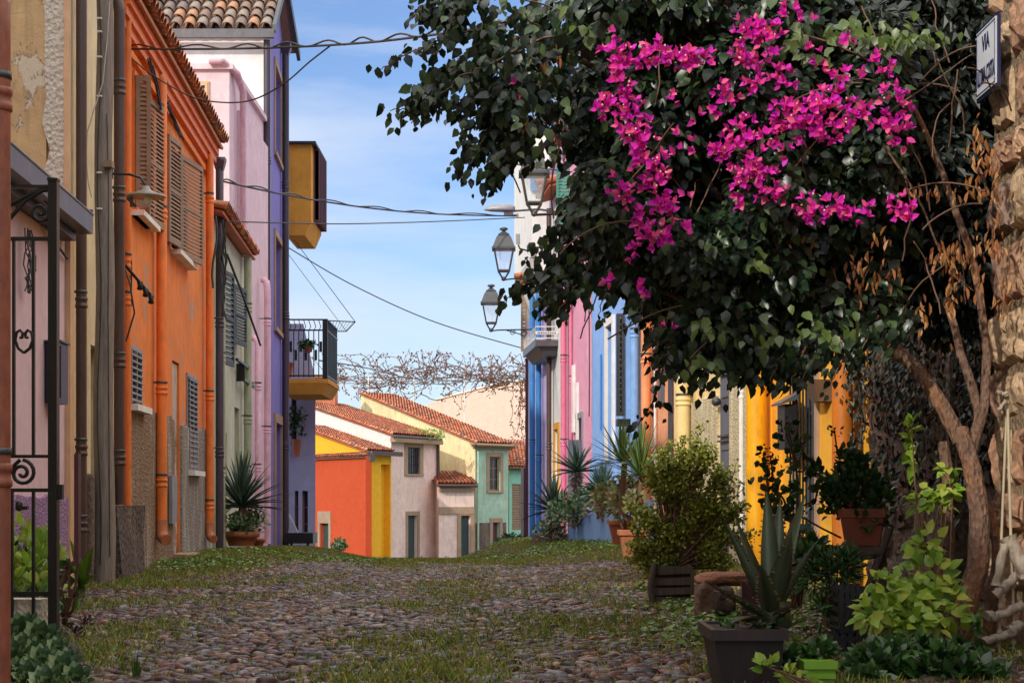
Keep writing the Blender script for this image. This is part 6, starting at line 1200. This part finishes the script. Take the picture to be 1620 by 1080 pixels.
        a, e = V(P(x0, y0, d)), V(P(x1, y1, d)); st.tube([a, a*.5+e*.5+V((.02, 0, 0)), e], [.006, .004, .002], 4); k = 80; s = RNG.uniform(0, 1, (k, 1)); Pn.append(a+(e-a)*s+rnd(k, -.035, .035)); T.append(runit(k)+V((0, 0, .5)))
    Pn = np.concatenate(Pn); k = len(Pn); batch('leaves', m_bushleaf, bt, [(0, 0, 0), (-.36, .5, .1), (0, 1, 0), (.36, .5, .1)], SML_F, Pn, np.concatenate(T), runit(k)+V((0, -.2, .8)), RNG.uniform(.024, .042, k)); st.build('stems', m_twig, bt)
    # terracotta pots + yucca
    d = 16.5
    for k, (x, y0, y1, d_, lab) in enumerate(((1002, 838, 880, 15.5, 'front tapered square terracotta pot overlapping the olive bush'), (985, 822, 858, 17.5, 'rear square terracotta pot behind the yucca pot'))):
        t = thing('square_pot', lab, 'pot', P(x, y1, d_), 'terracotta pots by the yucca'); h = (y1-y0)*d_/F*1.05; potty(t, P(x, y1+2, d_), 15*d_/F, 21*d_/F, h, m_terra, sq=True)
    for k, (x, y, s_, L, lab) in enumerate(((1012, 800, .42, .5, 'front yucca with bright green sword leaves above the terracotta pots'), (985, 790, .5, .42, 'rear yucca with darker leaves against the sky blue house'), (1050, 775, .2, .4, 'yucca half hidden behind the top of the olive bush'))):
        spiky(lab, P(x, y+24, 16+.5*k), 60, L, .026, 1.05, m_yucca, 'yucca', s_, .35, name='yucca', seed=k+3, group='yuccas', th=.06)
    leafy('trailing_succulent', 'pale leafed trailing succulent around the yucca pots', 'succulent', [(985, 800, 16.8, 22, 26), (960, 790, 18, 30, 26), (1005, 800, 16, 16, 26), (990, 770, 17, 24, 18)], island('pale_succulent_leaf', [(.2, .22, .06), (.12, .16, .05), (.3, .2, .1), (.16, .2, .08)], .5, .1), (.04, .07), 900, P(990, 850, 17), up=.5)
    # blue planter and aloes
    d = 30.5; t = thing('blue_planter_wall', 'low sky blue masonry planter with terracotta coping before the hot pink house', 'planter', P(950, 850, 27)); a, c = drn(1000, .9), drn(898, 1.0)
    b = MB(); q = [(P(1002, 0, 25.5)[0], 25.5), (P(898, 0, 33)[0], 33)]; (x0, y0), (x1, y1) = q; zt0, zt1 = zat(778, 25.5)-.12, zat(826, 33)
    b.hexa([(x1, y1, -.3), (x0, y0, -.1), (x0+1.1, y0, -.1), (x1+1.1, y1, -.3), (x1, y1, zt1), (x0, y0, zt0), (x0+1.1, y0, zt0), (x1+1.1, y1, zt1)]); b.build('wall', m_blue, t)
    b = MB(); b.hexa([(x1-.05, y1-.1, zt1+.002), (x1+.6, y1-.6, zt1+.002), (x1+.6, y1, zt1+.002), (x1-.05, y1, zt1+.002), (x1-.05, y1-.1, zt1+.07), (x1+.6, y1-.6, zt1+.07), (x1+.6, y1, zt1+.07), (x1-.05, y1, zt1+.07)]); b.build('coping', m_terra2, t)
    for x, y, d_, st_, n, L, lab, sd_ in ((912, 828, 31.5, .95, 44, .62, 'tall stemmed aloe with pale dead leaves before the slate door', 4), (876, 845, 33, .45, 52, .75, 'wide spreading aloe left of the tall stemmed one', 5), (952, 815, 28.5, .35, 60, .5, 'dense dark aloe right of the tall stemmed one', 6)):
        spiky(lab, P(x, y, d_), n, L, .07, 1.0, m_aloe, 'aloe', st_, .55, name='aloe', dead=160, seed=sd_, group='aloes in the blue planter')
    leafy('planter_succulents', 'mixed bushy succulents around the aloe stems on the blue planter', 'succulent', [(900, 805, 31, 34, 24), (930, 790, 30, 26, 24), (950, 780, 29, 26, 16), (870, 838, 33, 26, 14), (885, 815, 32, 22, 18)], m_succ, (.06, .1), 1300, P(915, 830, 31), up=.5)
    b = MB(); b.box(P(843, 0, 36)[0], P(900, 0, 34)[0], 34, 36.5, -.4, zat(843, 35)); b.build('stone_step', m_gravel, None, label='low grey stone step at the foot of the blue pipes', cat='step')
    # left aloe pot
    d = 27.2; t = thing('terracotta_bowl', 'wide terracotta bowl under the big aloe at the green house', 'pot', P(382, 862, d)); potty(t, P(382, 863, d), 20*d/F, 25*d/F, 23*d/F, m_terra, rim=.06)
    t = thing('small_terracotta_dish', 'small low terracotta dish right of the wide bowl', 'pot', P(408, 862, 27.8)); potty(t, P(408, 863, 27.8), .08, .11, .12, m_terra)
    spiky('big dark aloe with long spiky leaves in the wide terracotta bowl', P(382, 842, d), 75, .85, .07, 1.0, m_aloe, 'aloe', .4, .5, dead=150, seed=9); 
    leafy('bowl_undergrowth', 'grey green undergrowth spilling around the big aloe stem', 'plant', [(382, 828, 27, 28, 14), (405, 825, 27.3, 16, 20)], m_succ, (.06, .12), 320, P(385, 842, 27.2), tv=SML_V, tf=SML_F)
    # bottom left succulents and garden plants
    t = thing('echeveria_clump', 'clump of green rosette succulents in the bottom left corner', 'succulent', P(50, 1060, 7.6))
    for i, (x, y, R) in enumerate(((38, 1022, .07), (80, 1010, .07), (110, 1045, .07), (55, 1030, .07), (30, 1062, .07), (88, 1058, .08), (30, 1000, .1), (62, 1012, .12), (22, 1040, .12), (66, 1048, .1), (100, 1062, .11), (45, 1075, .11), (92, 1030, .08), (120, 1078, .1), (20, 1075, .1), (75, 1085, .12), (45, 990, .08), (10, 1010, .09))): rosette(t, P(x, y, 7.9-.012*(y-1000)*.6), R*.8, 40, (.25+rr.gauss(0, .25), -.9, .7+rr.gauss(0, .2)), m_succ)
    b = MB(); rock(b, P(50, 1075, 8.1), .28, .2, .2, 11); b.build('mound', m_soil, t)
    leafy('garden_plants', 'green leafy garden plants growing behind the iron gate', 'plant', [(40, 900, 10.4, 40, 30), (70, 880, 10.6, 30, 36), (30, 850, 10.8, 24, 24), (60, 940, 10.2, 40, 20), (20, 940, 10.2, 20, 30)], m_leafsun, (.05, .1), 300, P(50, 960, 10.4), up=.6)
    leafy('garden_shrub', 'dark green low shrub at the gate foot behind the bars', 'shrub', [(45, 960, 9.9, 50, 26), (100, 920, 10.6, 14, 30), (30, 905, 10.7, 36, 40)], m_leafdark, (.05, .09), 420, P(60, 985, 10))
    t = thing('aeonium', 'dark stemmed aeonium with purple rosettes beside the gate post', 'succulent', P(110, 960, 9.9)); b = MB()
    for i, (x, y) in enumerate(((118, 945), (108, 900), (135, 985), (100, 975), (126, 870), (96, 930), (118, 1000))):
        b.tube([P(100, 985, 9.9), P((100+x)/2+6, (985+y)/2, 9.85), P(x, y, 9.8)], .009, 5)
    b.tube([P(96, 930, 9.9), P(105, 900, 9.9), P(118, 888, 9.9)], .014, 6); b.build('stems', m_twig, t)
    m_aeo = island('dark_aeonium', [(.05, .015, .02), (.08, .03, .03), (.03, .015, .02)], .4)
    for i, (x, y) in enumerate(((118, 945), (108, 900), (135, 985), (100, 975), (118, 1000))): rosette(t, P(x, y, 9.8), .05, 18, (rr.gauss(0, .4), -.6, .8), m_aeo)
    t = thing('broad_leaf_weed', 'upright fresh green leaves growing at the wooden pole foot', 'plant', P(140, 915, 11)); b = MB()
    for x, y in ((146, 862), (152, 905), (128, 880), (120, 900), (135, 925), (112, 850), (140, 870), (122, 965), (105, 880)): base = V(P(130, 925, 10.6)); e = V(P(x, y, 10.5)); blade(b, base, e-base, np.linalg.norm(e-base), .06, .2, .03)
    b.build('leaves', m_leafsun, t)
    t = thing('thin_weed', 'thin upright weed standing in the cobbles at the bottom left', 'plant', P(215, 1075, 7.8)); b = MB(); base = V(P(215, 1085, 7.7))
    for x, y in ((218, 1030), (208, 1045), (224, 1050), (213, 1038), (221, 1042), (228, 1065)): e = V(P(x, y, 7.65)); blade(b, base, e-base, np.linalg.norm(e-base), .016, .1, .03)
    b.build('leaves', m_leafweed, t)
right_plants()
